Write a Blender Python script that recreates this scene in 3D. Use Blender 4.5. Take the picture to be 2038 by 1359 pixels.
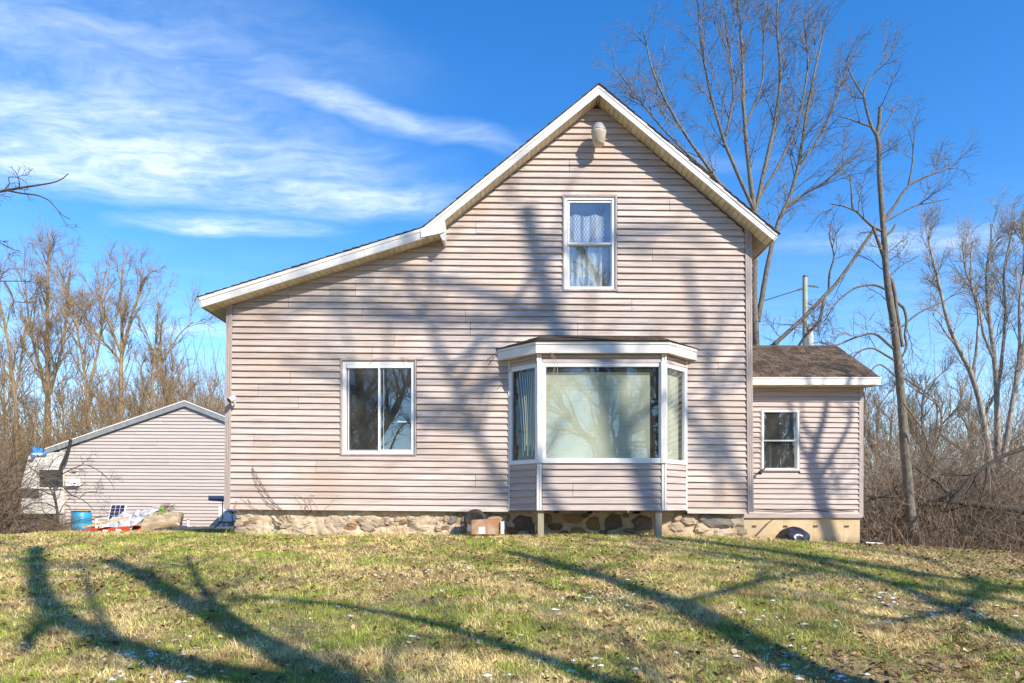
import bpy, math, random
import numpy as np
from mathutils import Vector

random.seed(7)
RNG = np.random.default_rng(7)
for o in list(bpy.data.objects):
    bpy.data.objects.remove(o)
scene = bpy.context.scene
COL = scene.collection

# ------------------------------------------------------------------ camera
CAMY, CAMZ, F, CX, YH = -10.9, 0.44, 1359.0, 1019.0, 1005.0
cam = bpy.data.cameras.new('camera')
cam.sensor_width = 36.0
cam.lens = 36.0 * F / 2038.0
cam.shift_y = (YH - 679.5) / 2038.0
cam.clip_end = 3000
cam.clip_start = 0.05
cam_ob = bpy.data.objects.new('camera', cam)
COL.objects.link(cam_ob)
cam_ob.location = (0, CAMY, CAMZ)
cam_ob.rotation_euler = (math.radians(90), 0, 0)
scene.camera = cam_ob
scene.render.resolution_x, scene.render.resolution_y = 1024, 683

# ------------------------------------------------------------------ sun, sky, exposure
SUN = np.array([0.90, -1.0, 0.92])
SUNN = SUN / np.linalg.norm(SUN)
sl = bpy.data.lights.new('sun', 'SUN')
sl.energy = 5.0
sl.angle = math.radians(0.5)
sl.color = (1.0, 0.885, 0.735)
sun_ob = bpy.data.objects.new('sun', sl)
COL.objects.link(sun_ob)
sun_ob.rotation_euler = Vector(SUNN).to_track_quat('Z', 'Y').to_euler()
scene.view_settings.view_transform = 'Standard'
scene.view_settings.look = 'None'
scene.view_settings.exposure = 0.54
scene.view_settings.gamma = 1.0
scene.view_settings.use_curve_mapping = False


class NT:
    """small node-tree writer"""
    def __init__(s, tree):
        s.t = tree
        s.n = tree.nodes
        s.l = tree.links

    def new(s, typ, **kw):
        nd = s.n.new(typ)
        for k, v in kw.items():
            setattr(nd, k, v)
        return nd

    def put(s, sock, v):
        if hasattr(v, 'is_linked') or isinstance(v, bpy.types.NodeSocket):
            s.l.new(v, sock)
        else:
            sock.default_value = v

    def math(s, op, a, b=0.0, clamp=False):
        nd = s.new('ShaderNodeMath', operation=op, use_clamp=clamp)
        s.put(nd.inputs[0], a)
        s.put(nd.inputs[1], b)
        return nd.outputs[0]

    def vmath(s, op, a, b=(0, 0, 0)):
        nd = s.new('ShaderNodeVectorMath', operation=op)
        s.put(nd.inputs[0], a)
        s.put(nd.inputs[1], b)
        return nd.outputs['Value'] if op in ('LENGTH', 'DOT_PRODUCT') else nd.outputs[0]

    def noise(s, vec, scale=5.0, detail=4.0, rough=0.55, dist=0.0):
        nd = s.new('ShaderNodeTexNoise')
        s.put(nd.inputs['Vector'], vec)
        nd.inputs['Scale'].default_value = scale
        nd.inputs['Detail'].default_value = detail
        nd.inputs['Roughness'].default_value = rough
        nd.inputs['Distortion'].default_value = dist
        return nd.outputs[0]

    def rng(s, v, a, b, lo=0.0, hi=1.0, smooth=False):
        nd = s.new('ShaderNodeMapRange')
        nd.interpolation_type = 'SMOOTHSTEP' if smooth else 'LINEAR'
        s.put(nd.inputs[0], v)
        for i, x in enumerate((a, b, lo, hi)):
            nd.inputs[i + 1].default_value = x
        return nd.outputs[0]

    def mix(s, fac, a, b, blend='MIX'):
        nd = s.new('ShaderNodeMix', data_type='RGBA', blend_type=blend)
        s.put(nd.inputs[0], fac)
        for i, c in ((6, a), (7, b)):
            if isinstance(c, (tuple, list)):
                c = tuple(c) + (1.0,) if len(c) == 3 else tuple(c)
            s.put(nd.inputs[i], c)
        return nd.outputs[2]

    def scalevec(s, vec, sc):
        return s.vmath('MULTIPLY', vec, sc)


world = bpy.data.worlds.new('World')
scene.world = world
world.use_nodes = True
w = NT(world.node_tree)
w.n.clear()
sky = w.new('ShaderNodeTexSky', sky_type='NISHITA')
sky.sun_disc = False
sky.sun_elevation = math.asin(SUNN[2])
sky.sun_rotation = math.atan2(SUN[0], SUN[1])
sky.altitude = 200
sky.air_density = 1.0
sky.dust_density = 0.0
sky.ozone_density = 3.0
hs = w.new('ShaderNodeHueSaturation')
hs.inputs['Hue'].default_value = 0.506
hs.inputs['Saturation'].default_value = 1.33
hs.inputs['Value'].default_value = 1.65
w.l.new(sky.outputs[0], hs.inputs['Color'])
tc = w.new('ShaderNodeTexCoord')
sep = w.new('ShaderNodeSeparateXYZ')
w.l.new(tc.outputs['Generated'], sep.inputs[0])
zz = w.math('MAXIMUM', sep.outputs[2], 0.06)
cpx = w.math('DIVIDE', sep.outputs[0], zz)
cpy = w.math('DIVIDE', sep.outputs[1], zz)
comb = w.new('ShaderNodeCombineXYZ')
w.l.new(cpx, comb.inputs[0])
w.l.new(cpy, comb.inputs[1])
plane = comb.outputs[0]
warp = w.new('ShaderNodeTexNoise')
w.put(warp.inputs['Vector'], plane)
warp.inputs['Scale'].default_value = 3.0
warp.inputs['Detail'].default_value = 3.0
wv = w.vmath('SCALE', w.vmath('SUBTRACT', warp.outputs['Color'], (0.5, 0.5, 0.5)))
wv.node.inputs['Scale'].default_value = 0.22
plane2 = w.vmath('ADD', plane, wv)


def blob(cx, cy, rx, ry, ang=0.0):
    v = w.vmath('SUBTRACT', plane2, (cx, cy, 0))
    vr = w.new('ShaderNodeVectorRotate', rotation_type='Z_AXIS')
    w.put(vr.inputs['Vector'], v)
    vr.inputs['Angle'].default_value = -ang
    v = w.vmath('MULTIPLY', vr.outputs[0], (1 / rx, 1 / ry, 0))
    return w.rng(w.vmath('LENGTH', v), 1.0, 0.0, 0.0, 1.0, True)


streaks = w.noise(w.scalevec(plane2, (1.5, 3.0, 1)), 2.0, 8.0, 0.62, .15)
fine = w.noise(w.scalevec(plane2, (2.2, 5.0, 1)), 4.5, 8.0, 0.62, .2)
tot = None
for b in ((-1.2, 1.72, .95, .40, .10, .95), (-1.15, 2.0, .95, .36, .05, 1.3), (-.33, 1.76, .55, .11, .45, .85), (-.62, 2.2, .75, .26, .1, .95),
          (-1.02, 2.44, .55, .16, .05, 1.1), (-.75, 2.0, .7, .45, .2, .7), (-1.0, 1.45, 1.0, .35, .2, .5), (.35, 1.95, .6, .10, .2, .3), (1.6, 2.6, .9, .25, 0, .6), (-1.9, 3.9, 1.2, .25, 0, .8),
          (.2, 5.0, 3.0, .8, 0, .5), (-1.2, 1.0, .9, .3, .5, .5), (-2.5, -1.5, 2.2, .6, .3, .7), (1.5, -3.0, 2.0, .5, -.2, .7), (3.5, 1.0, 1.2, .5, .8, .6)):
    m = w.math('MULTIPLY', blob(*b[:5]), b[5])
    tot = m if tot is None else w.math('MAXIMUM', tot, m)
cl = w.math('MULTIPLY', tot, w.rng(streaks, 0.30, 0.60, 0.25, 1.0))
cl = w.math('MULTIPLY', cl, w.rng(fine, 0.28, 0.62, 0.5, 1.0))
low = w.math('MULTIPLY', w.rng(sep.outputs[2], 0.42, 0.08, 0, 0.26, True), w.rng(streaks, .35, .7, .3, 1))
cl = w.math('MAXIMUM', w.math('MULTIPLY', cl, 0.82), low, clamp=True)
skyc = w.mix(cl, hs.outputs[0], (6.6, 7.5, 8.4))
bg = w.new('ShaderNodeBackground')
w.l.new(skyc, bg.inputs['Color'])
bg.inputs['Strength'].default_value = 0.115
wo = w.new('ShaderNodeOutputWorld')
w.l.new(bg.outputs[0], wo.inputs['Surface'])


# ------------------------------------------------------------------ projection helpers
def I(px, py, d):
    """the place in the world, d metres from the lens plane, seen at that point of the photograph"""
    return np.array([(px - CX) * d / F, d + CAMY, CAMZ - (py - YH) * d / F])


def X(px, d=10.9):
    return (px - CX) * d / F


def Z(py, d=10.9):
    return CAMZ - (py - YH) * d / F


def ground(x, y):
    x = np.asarray(x, float)
    y = np.asarray(y, float)
    d = y - CAMY
    near = -0.102 * np.clip(10.5 - d, -1e9, 12.0)
    far = -0.022 * np.clip(d - 10.5, 0, 14.0)
    z = np.where(d < 10.5, near, far)
    k = np.exp(-((d - 10.5) / 1.6) ** 2)
    z = z - 0.03 * k
    xr = np.clip(x - 2.6, 0, 12)
    z = z - 0.05 * xr * np.clip(1 - np.clip(8.5 - d, 0, 8) / 12, .35, 1)
    z = z - 0.045 * np.clip(d - 10.9, 0, 6) * np.clip((x - 3) / 2, 0, 1)
    z = z - 0.012 * np.clip(-x - 5, 0, 12) - 0.03 * np.clip(d - 13, 0, 5) * np.clip((-x - 6) / 3, 0, 1) * .5
    z = z + 0.02 * np.sin(x * .9 + 1.3) * np.sin(y * .7) + 0.012 * np.sin(x * 2.3 + y * 1.1)
    return z - 0.012


def G(px, py):
    """ground point seen at a point of the photograph"""
    for d in np.arange(3.0, 40, 0.03):
        p = I(px, py, d)
        if p[2] <= ground(p[0], p[1]):
            return p
    return I(px, py, 40)


def vnoise(x, y, seed=0, octaves=4):
    r = np.random.default_rng(seed)
    tab = r.random((256, 256))
    out = np.zeros_like(x)
    amp, tot_, fq = 1.0, 0.0, 1.0
    for k in range(octaves):
        xx = x * fq + 37.1 * k
        yy = y * fq + 11.7 * k
        xi = np.floor(xx).astype(int)
        yi = np.floor(yy).astype(int)
        fx = xx - xi
        fy = yy - yi
        fx = fx * fx * (3 - 2 * fx)
        fy = fy * fy * (3 - 2 * fy)
        a = tab[xi % 256, yi % 256]
        b_ = tab[(xi + 1) % 256, yi % 256]
        c = tab[xi % 256, (yi + 1) % 256]
        d_ = tab[(xi + 1) % 256, (yi + 1) % 256]
        out += amp * ((a * (1 - fx) + b_ * fx) * (1 - fy) + (c * (1 - fx) + d_ * fx) * fy)
        tot_ += amp
        amp *= 0.55
        fq *= 2.07
    return out / tot_


# ------------------------------------------------------------------ materials
def pmat(name, c1, c2=None, sc=(1, 1, 1), scale=6.0, detail=5.0, rough=0.7, bump=0.0, bsc=None, bscale=40.0, spec=0.3,
         c3=None, s3=1.2, f3=0.5, metal=0.0, rnd=0.0, lo=.35, hi=.65, back=0.0, sheen=0.0):
    m = bpy.data.materials.new(name)
    m.use_nodes = True
    t = NT(m.node_tree)
    bs = t.n['Principled BSDF']
    co = t.new('ShaderNodeTexCoord').outputs['Object']
    info = t.new('ShaderNodeObjectInfo')
    offs = t.vmath('ADD', co, t.new('ShaderNodeCombineXYZ').outputs[0])
    cx = offs.node.inputs[1].links[0].from_node
    t.l.new(t.math('MULTIPLY', info.outputs['Random'], 13.0), cx.inputs[0])
    t.l.new(t.math('MULTIPLY', info.outputs['Random'], 7.0), cx.inputs[1])
    t.l.new(t.math('MULTIPLY', info.outputs['Random'], 3.0), cx.inputs[2])
    base = tuple(c1) + (1.0,)
    colour = None
    if c2 is not None:
        nz = t.noise(t.scalevec(offs, sc), scale, detail, 0.6)
        colour = t.mix(t.rng(nz, lo, hi), c1, c2)
    if c3 is not None:
        nz3 = t.noise(co, s3, 3.0, 0.6)
        colour = t.mix(t.rng(nz3, 0.42, 0.68, 0, f3), colour if colour is not None else base, c3)
    if rnd:
        v = t.rng(info.outputs['Random'], 0, 1, 1 - rnd, 1 + rnd)
        hsv = t.new('ShaderNodeHueSaturation')
        t.put(hsv.inputs['Color'], colour if colour is not None else base)
        t.l.new(v, hsv.inputs['Value'])
        colour = hsv.outputs[0]
    if colour is not None:
        t.l.new(colour, bs.inputs['Base Color'])
    else:
        bs.inputs['Base Color'].default_value = base
    bs.inputs['Roughness'].default_value = rough
    bs.inputs['Specular IOR Level'].default_value = spec
    bs.inputs['Metallic'].default_value = metal
    if bump:
        bn = t.new('ShaderNodeBump')
        bn.inputs['Strength'].default_value = bump
        bn.inputs['Distance'].default_value = 0.01
        t.l.new(t.noise(t.scalevec(offs, bsc or (1, 1, 1)), bscale, 4.0, 0.6), bn.inputs['Height'])
        t.l.new(bn.outputs[0], bs.inputs['Normal'])
    return m


M = {}
M['siding'] = pmat('faded_vinyl_siding', (.63, .56, .515), (.345, .275, .245), sc=(.8, .8, 40), scale=2.4, detail=7, rough=.6,
                   bump=.25, bsc=(1.5, 1.5, 90), bscale=3, spec=.35, c3=(.47, .35, .265), s3=.9, f3=.6, rnd=.12, lo=.38, hi=.68)
M['siding_add'] = pmat('mauve_vinyl_siding', (.50, .43, .40), (.32, .262, .24), sc=(.9, .9, 34), scale=2.2, detail=5, rough=.55,
                       bump=.2, bsc=(1.5, 1.5, 90), bscale=3, spec=.35, rnd=.05, lo=.38, hi=.72)
M['siding_gar'] = pmat('pale_vinyl_siding', (.56, .51, .47), (.44, .385, .35), sc=(.8, .8, 30), scale=1.8, detail=5, rough=.6,
                       spec=.3, rnd=.05, lo=.38, hi=.72)
M['post'] = pmat('corner_post_vinyl', (.48, .41, .38), (.34, .28, .255), sc=(20, 20, 1.2), scale=3, rough=.55, bump=.2, bsc=(60, 60, 2), bscale=3)
M['white'] = pmat('white_trim_paint', (.80, .79, .76), (.62, .60, .56), scale=2.2, detail=7, rough=.5, lo=.40, hi=.85, c3=(.60, .56, .48), s3=6, f3=.45, bump=.12, bscale=3)
M['vinyl'] = pmat('white_window_vinyl', (.78, .78, .78), (.66, .66, .64), scale=5, rough=.4, lo=.5, hi=.85)
M['soffit'] = pmat('tan_soffit', (.76, .64, .43), (.60, .48, .31), scale=5, detail=5, rough=.6, rnd=.08)
M['soffit2'] = pmat('grey_soffit', (.48, .42, .33), (.38, .33, .26), scale=5, detail=5, rough=.6, rnd=.06)
M['shingle'] = pmat('brown_shingle', (.055, .04, .028), (.155, .118, .082), scale=26, detail=6, rough=.9, bump=.5, bscale=160, spec=.15, rnd=.38)
M['shingle_dark'] = pmat('dark_roof_shingle', (.07, .058, .05), (.13, .11, .09), scale=20, rough=.9, bump=.4, bscale=120, rnd=.25)
M['mortar'] = pmat('lime_mortar', (.60, .49, .36), (.44, .33, .21), scale=7, detail=8, rough=.95, bump=1.0, bscale=28, c3=(.30, .22, .14), s3=3.2, f3=.65)
M['plaster'] = pmat('crumbling_whitewash', (.72, .62, .48), (.52, .39, .25), scale=9, detail=8, rough=.95, bump=1.0, bscale=34, c3=(.36, .24, .12), s3=5, f3=.5)
M['stone_pale'] = pmat('pale_fieldstone', (.60, .50, .38), (.40, .31, .22), scale=9, detail=7, rough=.95, bump=1.0, bscale=22, rnd=.18)
M['stone_grey'] = pmat('grey_fieldstone', (.33, .30, .265), (.19, .17, .15), scale=11, detail=7, rough=.95, bump=1.0, bscale=22, rnd=.2)
M['stone_dark'] = pmat('dark_fieldstone', (.10, .075, .06), (.20, .14, .10), scale=8, detail=6, rough=.85, bump=.6, bscale=40, rnd=.3)
M['stone_rust'] = pmat('rusty_fieldstone', (.34, .22, .12), (.20, .12, .07), scale=8, detail=6, rough=.9, bump=.6, bscale=40, rnd=.2)
M['concrete'] = pmat('tan_poured_concrete', (.66, .53, .33), (.54, .41, .24), scale=2.2, detail=7, rough=.85, bump=.35, bscale=60, c3=(.40, .35, .28), s3=2.0, f3=.5)
cm_ = NT(M['concrete'].node_tree)
_b = cm_.n['Principled BSDF']
_src = _b.inputs['Base Color'].links[0].from_socket
_co = cm_.new('ShaderNodeTexCoord').outputs['Object']
_sp = cm_.new('ShaderNodeSeparateXYZ')
cm_.l.new(_co, _sp.inputs[0])
_n = cm_.noise(cm_.scalevec(_co, (1, 1, .5)), 9.0, 7.0, .7)
_h = cm_.math('ADD', _sp.outputs[2], cm_.math('MULTIPLY', cm_.math('SUBTRACT', _n, .5), .5))
cm_.l.new(cm_.mix(cm_.rng(_h, -.14, -.34, 0, .75), _src, (.17, .13, .09)), _b.inputs['Base Color'])
M['rust'] = pmat('rusty_iron', (.17, .08, .04), (.08, .05, .035), scale=20, rough=.85)
M['wood_grey'] = pmat('weathered_timber', (.42, .37, .27), (.28, .25, .18), sc=(14, 14, 1), scale=3, rough=.85, bump=.5, bsc=(40, 40, 2), bscale=3)
M['wood_pale'] = pmat('pale_sawn_wood', (.66, .47, .24), (.52, .35, .17), sc=(4, 4, 4), scale=3, rough=.7)
M['dark'] = pmat('dark_room', (.03, .03, .032), (.02, .02, .02), scale=2, rough=.9)
M['black'] = pmat('black_plastic', (.018, .018, .02), (.035, .035, .038), scale=8, rough=.4, spec=.5)
M['rubber'] = pmat('tyre_rubber', (.03, .028, .027), (.06, .055, .05), scale=12, rough=.75)
M['grey_metal'] = pmat('grey_metal', (.42, .42, .41), (.32, .32, .31), scale=9, rough=.45, metal=.5)
M['galv'] = pmat('galvanised_cap', (.48, .46, .42), (.36, .34, .31), scale=9, rough=.5, metal=.3)
M['jar'] = pmat('milky_lamp_glass', (.58, .50, .38), (.46, .38, .26), scale=11, rough=.35, spec=.5)
M['barrel'] = pmat('blue_drum_plastic', (.02, .25, .47), (.03, .32, .54), scale=4, rough=.45, spec=.45)
M['sled'] = pmat('red_plastic', (.62, .06, .02), (.5, .045, .02), scale=6, rough=.45)
M['tarp_silver'] = pmat('silver_tarpaulin', (.62, .62, .63), (.48, .49, .51), scale=7, rough=.4, spec=.4)
M['tarp_blue'] = pmat('blue_tarpaulin', (.03, .22, .52), (.05, .30, .62), scale=9, rough=.5)
M['sheet_black'] = pmat('dark_plastic_sheet', (.035, .038, .045), (.06, .065, .08), scale=9, rough=.35, spec=.5)
M['bag'] = pmat('black_bin_liner', (.018, .018, .024), (.03, .03, .04), scale=5, rough=.22, spec=.6, bump=.6, bscale=18)
M['card'] = pmat('worn_cardboard', (.40, .20, .10), (.30, .15, .075), scale=7, detail=6, rough=.85, c3=(.50, .42, .36), s3=6, f3=.6)
M['paper'] = pmat('white_paper', (.72, .72, .72), (.6, .6, .6), scale=14, rough=.7)
M['cell'] = pmat('solar_cell', (.02, .024, .06), (.03, .034, .08), scale=6, rough=.2, spec=.6)
M['camper'] = pmat('white_camper_shell', (.74, .71, .63), (.62, .59, .52), scale=2.5, rough=.45)
M['tank'] = pmat('white_cabinet_paint', (.80, .80, .79), (.72, .72, .71), scale=3, rough=.5)
M['dish'] = pmat('blue_grey_dish_back', (.07, .09, .16), (.05, .065, .12), scale=5, rough=.4)
M['cable'] = pmat('black_cable', (.03, .027, .025), None, rough=.6)
M['pole'] = pmat('treated_pole', (.42, .46, .34), (.30, .30, .22), sc=(8, 8, 1), scale=2, rough=.85, bump=.4, bsc=(30, 30, 2), bscale=3)
M['porcelain'] = pmat('grey_porcelain', (.45, .44, .40), (.30, .28, .26), scale=9, rough=.3)
M['yellow'] = pmat('yellow_plastic', (.75, .48, .03), None, rough=.5)
M['bark_grey'] = pmat('grey_bark', (.27, .245, .21), (.07, .06, .05), sc=(5, 5, 1.1), scale=9, detail=8, rough=.95, bump=1.0, bsc=(6, 6, 1.4), bscale=12, c3=(.16, .15, .09), s3=1.5, f3=.45)
M['bark_dark'] = pmat('dark_bark', (.13, .10, .075), (.075, .06, .045), sc=(5, 5, 1.3), scale=5, rough=.95, bump=.9, bsc=(5, 5, 1.2), bscale=9)
M['bark_tan'] = pmat('tan_bark', (.37, .275, .155), (.19, .135, .075), sc=(3, 3, 1), scale=3, rough=.95)
M['bark_pale'] = pmat('pale_bark', (.42, .38, .31), (.17, .14, .11), sc=(3, 3, 1.2), scale=4, rough=.9)
M['bark_wet'] = pmat('blackened_bark', (.05, .042, .036), (.09, .075, .062), sc=(3, 3, 1), scale=4, rough=.9)
M['brush'] = pmat('brushwood', (.13, .085, .045), (.38, .27, .145), scale=5, detail=3, rough=.95)
M['brush_grey'] = pmat('grey_brushwood', (.07, .05, .036), (.33, .25, .175), scale=5, detail=3, rough=.95)
M['vine'] = pmat('dry_vine', (.17, .10, .07), (.09, .055, .04), scale=8, rough=.9)
M['vine_pale'] = pmat('pale_rootlets', (.50, .38, .29), (.36, .25, .18), scale=8, rough=.9)
M['log'] = pmat('weathered_log', (.50, .42, .29), (.27, .21, .14), sc=(1.2, 4, 4), scale=3.2, detail=8, rough=.95, bump=1.0, bsc=(2, 6, 6), bscale=5)
M['leaf_green'] = pmat('fresh_green_leaf', (.16, .34, .03), (.24, .42, .05), scale=9, rough=.6)
M['snow'] = pmat('old_snow', (.82, .84, .87), None, rough=.6)
M['blind'] = pmat('cream_blind', (.66, .65, .49), (.56, .55, .41), scale=4, rough=.6)
M['blue_grey'] = pmat('dark_blue_grey', (.05, .055, .07), (.09, .10, .13), scale=6, rough=.8)
M['far_ground'] = pmat('dry_meadow', (.30, .235, .13), (.20, .16, .08), scale=.6, detail=6, rough=1.0)


def glass(name, refl=.16, tint=(.93, .96, .96), bump=0.0, bscale=2.0, bsc=(1, 1, 1), film=.05):
    m = bpy.data.materials.new(name)
    m.use_nodes = True
    t = NT(m.node_tree)
    t.n.clear()
    tr = t.new('ShaderNodeBsdfTransparent')
    tr.inputs[0].default_value = tuple(tint) + (1,)
    gl = t.new('ShaderNodeBsdfGlossy')
    gl.inputs['Roughness'].default_value = 0.01
    gl.inputs[0].default_value = (.95, .97, 1, 1)
    lw_ = t.new('ShaderNodeLayerWeight')
    lw_.inputs[0].default_value = .5
    f = t.math('ADD', t.math('MULTIPLY', t.math('POWER', lw_.outputs['Facing'], 4.0), .8), refl, clamp=True)
    if bump:
        bn = t.new('ShaderNodeBump')
        bn.inputs['Strength'].default_value = bump
        bn.inputs['Distance'].default_value = 0.05
        co = t.new('ShaderNodeTexCoord').outputs['Object']
        t.l.new(t.noise(t.scalevec(co, bsc), bscale, 2.0, .5), bn.inputs['Height'])
        t.l.new(bn.outputs[0], gl.inputs['Normal'])
    df = t.new('ShaderNodeBsdfDiffuse')
    df.inputs[0].default_value = (.55, .56, .50, 1)
    co2 = t.new('ShaderNodeTexCoord').outputs['Object']
    veil = t.rng(t.noise(co2, 3.0, 5.0, .6), .3, .75, film * .5, film * 1.5)  # pale diffuse veil put in to lift dark panes and soften contrast
    m0 = t.new('ShaderNodeMixShader')
    t.l.new(veil, m0.inputs[0])
    t.l.new(tr.outputs[0], m0.inputs[1])
    t.l.new(df.outputs[0], m0.inputs[2])
    mx = t.new('ShaderNodeMixShader')
    t.l.new(f, mx.inputs[0])
    t.l.new(m0.outputs[0], mx.inputs[1])
    t.l.new(gl.outputs[0], mx.inputs[2])
    out = t.new('ShaderNodeOutputMaterial')
    t.l.new(mx.outputs[0], out.inputs[0])
    return m


M['glass'] = glass('window_glass', .125, bump=.02, bscale=1.6)
M['glass_bay'] = glass('bay_window_glass', .06, bump=.02, bscale=1.6, film=.05)
M['glass_wavy'] = glass('wavy_window_glass', .03, bump=.16, bscale=2.2, film=.02)
M['glass_mesh'] = glass('insect_screen', .03, (.62, .63, .64))


def lace_mat():
    m = bpy.data.materials.new('lace_curtain')
    m.use_nodes = True
    t = NT(m.node_tree)
    bs = t.n['Principled BSDF']
    bs.inputs['Base Color'].default_value = (.82, .82, .86, 1)
    bs.inputs['Roughness'].default_value = .9
    co = t.new('ShaderNodeTexCoord').outputs['Object']
    s = t.new('ShaderNodeSeparateXYZ')
    t.l.new(co, s.inputs[0])
    u = t.math('MULTIPLY', s.outputs[0], 62.0)
    v = t.math('MULTIPLY', s.outputs[2], 38.0)
    a = t.math('SINE', t.math('ADD', u, v))
    b = t.math('SINE', t.math('SUBTRACT', u, v))
    k = t.math('ABSOLUTE', t.math('MULTIPLY', a, b))
    ln = t.rng(k, .28, .05, .45, .97)
    fl = t.noise(t.scalevec(co, (14, 1, .6)), 1.4, 2.0, .5)
    t.l.new(t.math('MULTIPLY', ln, t.rng(fl, .35, .6, .6, 1.1), clamp=True), bs.inputs['Alpha'])
    return m


M['lace'] = lace_mat()


def crumple_mat():
    m = bpy.data.materials.new('crumpled_clear_plastic')
    m.use_nodes = True
    t = NT(m.node_tree)
    bs = t.n['Principled BSDF']
    bs.inputs['Base Color'].default_value = (.68, .69, .68, 1)
    bs.inputs['Roughness'].default_value = .25
    co = t.new('ShaderNodeTexCoord').outputs['Object']
    nz = t.noise(t.scalevec(co, (9, 1, 2.6)), 1.5, 6.0, .65, .6)
    t.l.new(t.rng(nz, .36, .56, .2, 1.0), bs.inputs['Alpha'])
    bn = t.new('ShaderNodeBump')
    bn.inputs['Strength'].default_value = .9
    bn.inputs['Distance'].default_value = .03
    t.l.new(t.noise(t.scalevec(co, (30, 1, 12)), 1.2, 5.0, .6), bn.inputs['Height'])
    t.l.new(bn.outputs[0], bs.inputs['Normal'])
    return m


M['crumple'] = crumple_mat()


def lawn_mat():
    m = bpy.data.materials.new('thin_lawn_soil')
    m.use_nodes = True
    t = NT(m.node_tree)
    bs = t.n['Principled BSDF']
    co = t.new('ShaderNodeTexCoord').outputs['Object']
    big = t.noise(co, .55, 5.0, .6)
    mid = t.noise(co, 4.0, 6.0, .7)
    fin = t.noise(co, 60.0, 5.0, .7)
    c = t.mix(t.rng(mid, .38, .62), (.46, .36, .19), (.22, .22, .08))
    c = t.mix(t.rng(fin, .45, .7), c, (.13, .095, .05))
    c = t.mix(t.rng(big, .5, .75, 0, .5), c, (.30, .22, .13))
    sp = t.new('ShaderNodeSeparateXYZ')
    t.l.new(co, sp.inputs[0])
    dirt = t.math('MULTIPLY', t.rng(sp.outputs[0], 4.8, 8.5, 0, 1, True), t.rng(t.noise(co, 1.1, 5.0, .6), .36, .58))
    c = t.mix(dirt, c, (.25, .165, .10))
    t.l.new(c, bs.inputs['Base Color'])
    bs.inputs['Roughness'].default_value = 1.0
    bs.inputs['Specular IOR Level'].default_value = .1
    bn = t.new('ShaderNodeBump')
    bn.inputs['Strength'].default_value = .8
    bn.inputs['Distance'].default_value = .03
    t.l.new(fin, bn.inputs['Height'])
    t.l.new(bn.outputs[0], bs.inputs['Normal'])
    return m


M['lawn'] = lawn_mat()


def attr_mat(name, rough=.8, trans=0.0):
    m = bpy.data.materials.new(name)
    m.use_nodes = True
    t = NT(m.node_tree)
    bs = t.n['Principled BSDF']
    a = t.new('ShaderNodeAttribute', attribute_name='tint')
    t.l.new(a.outputs['Color'], bs.inputs['Base Color'])
    bs.inputs['Roughness'].default_value = rough
    bs.inputs['Specular IOR Level'].default_value = .2
    return m


M['blades'] = attr_mat('grass_blades')
M['leaves'] = attr_mat('dead_leaves', .85)

# ------------------------------------------------------------------ object helpers
ORG = {}


def empty(name, loc):
    o = bpy.data.objects.new(name, None)
    o.empty_display_size = .2
    COL.objects.link(o)
    o.location = tuple(float(v) for v in loc)
    ORG[o.name] = np.array(o.location)
    return o


def thing(name, label, cat, loc=(0, 0, 0), group=None):
    o = empty(name, loc)
    o['label'] = label
    o['category'] = cat
    if group:
        o['group'] = group
    return o


def tag(o, label=None, cat=None, group=None, kind=None):
    for k, v in (('label', label), ('category', cat), ('group', group), ('kind', kind)):
        if v:
            o[k] = v
    return o


def link(name, me, mat, parent=None):
    o = bpy.data.objects.new(name, me)
    COL.objects.link(o)
    if mat is not None and not me.materials:
        me.materials.append(mat)
    if parent is not None:
        o.parent = parent
        ORG[o.name] = ORG[parent.name]
    else:
        ORG[o.name] = np.zeros(3)
    return o


def np_mesh(name, verts, quads=None, tris=None, smooth=False):
    me = bpy.data.meshes.new(name)
    nv = len(verts)
    me.vertices.add(nv)
    me.vertices.foreach_set('co', np.asarray(verts, np.float32).ravel())
    idx, starts, pos = [], [], 0
    if quads is not None and len(quads):
        q = np.asarray(quads, np.int32)
        idx.append(q.ravel())
        starts.append(pos + 4 * np.arange(len(q)))
        pos += q.size
    if tris is not None and len(tris):
        t = np.asarray(tris, np.int32)
        idx.append(t.ravel())
        starts.append(pos + 3 * np.arange(len(t)))
        pos += t.size
    idx = np.concatenate(idx)
    starts = np.concatenate(starts)
    me.loops.add(len(idx))
    me.loops.foreach_set('vertex_index', idx.astype(np.int32))
    me.polygons.add(len(starts))
    me.polygons.foreach_set('loop_start', starts.astype(np.int32))
    if smooth:
        me.polygons.foreach_set('use_smooth', np.ones(len(starts), bool))
    me.update(calc_edges=True)
    me.validate()
    return me


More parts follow.
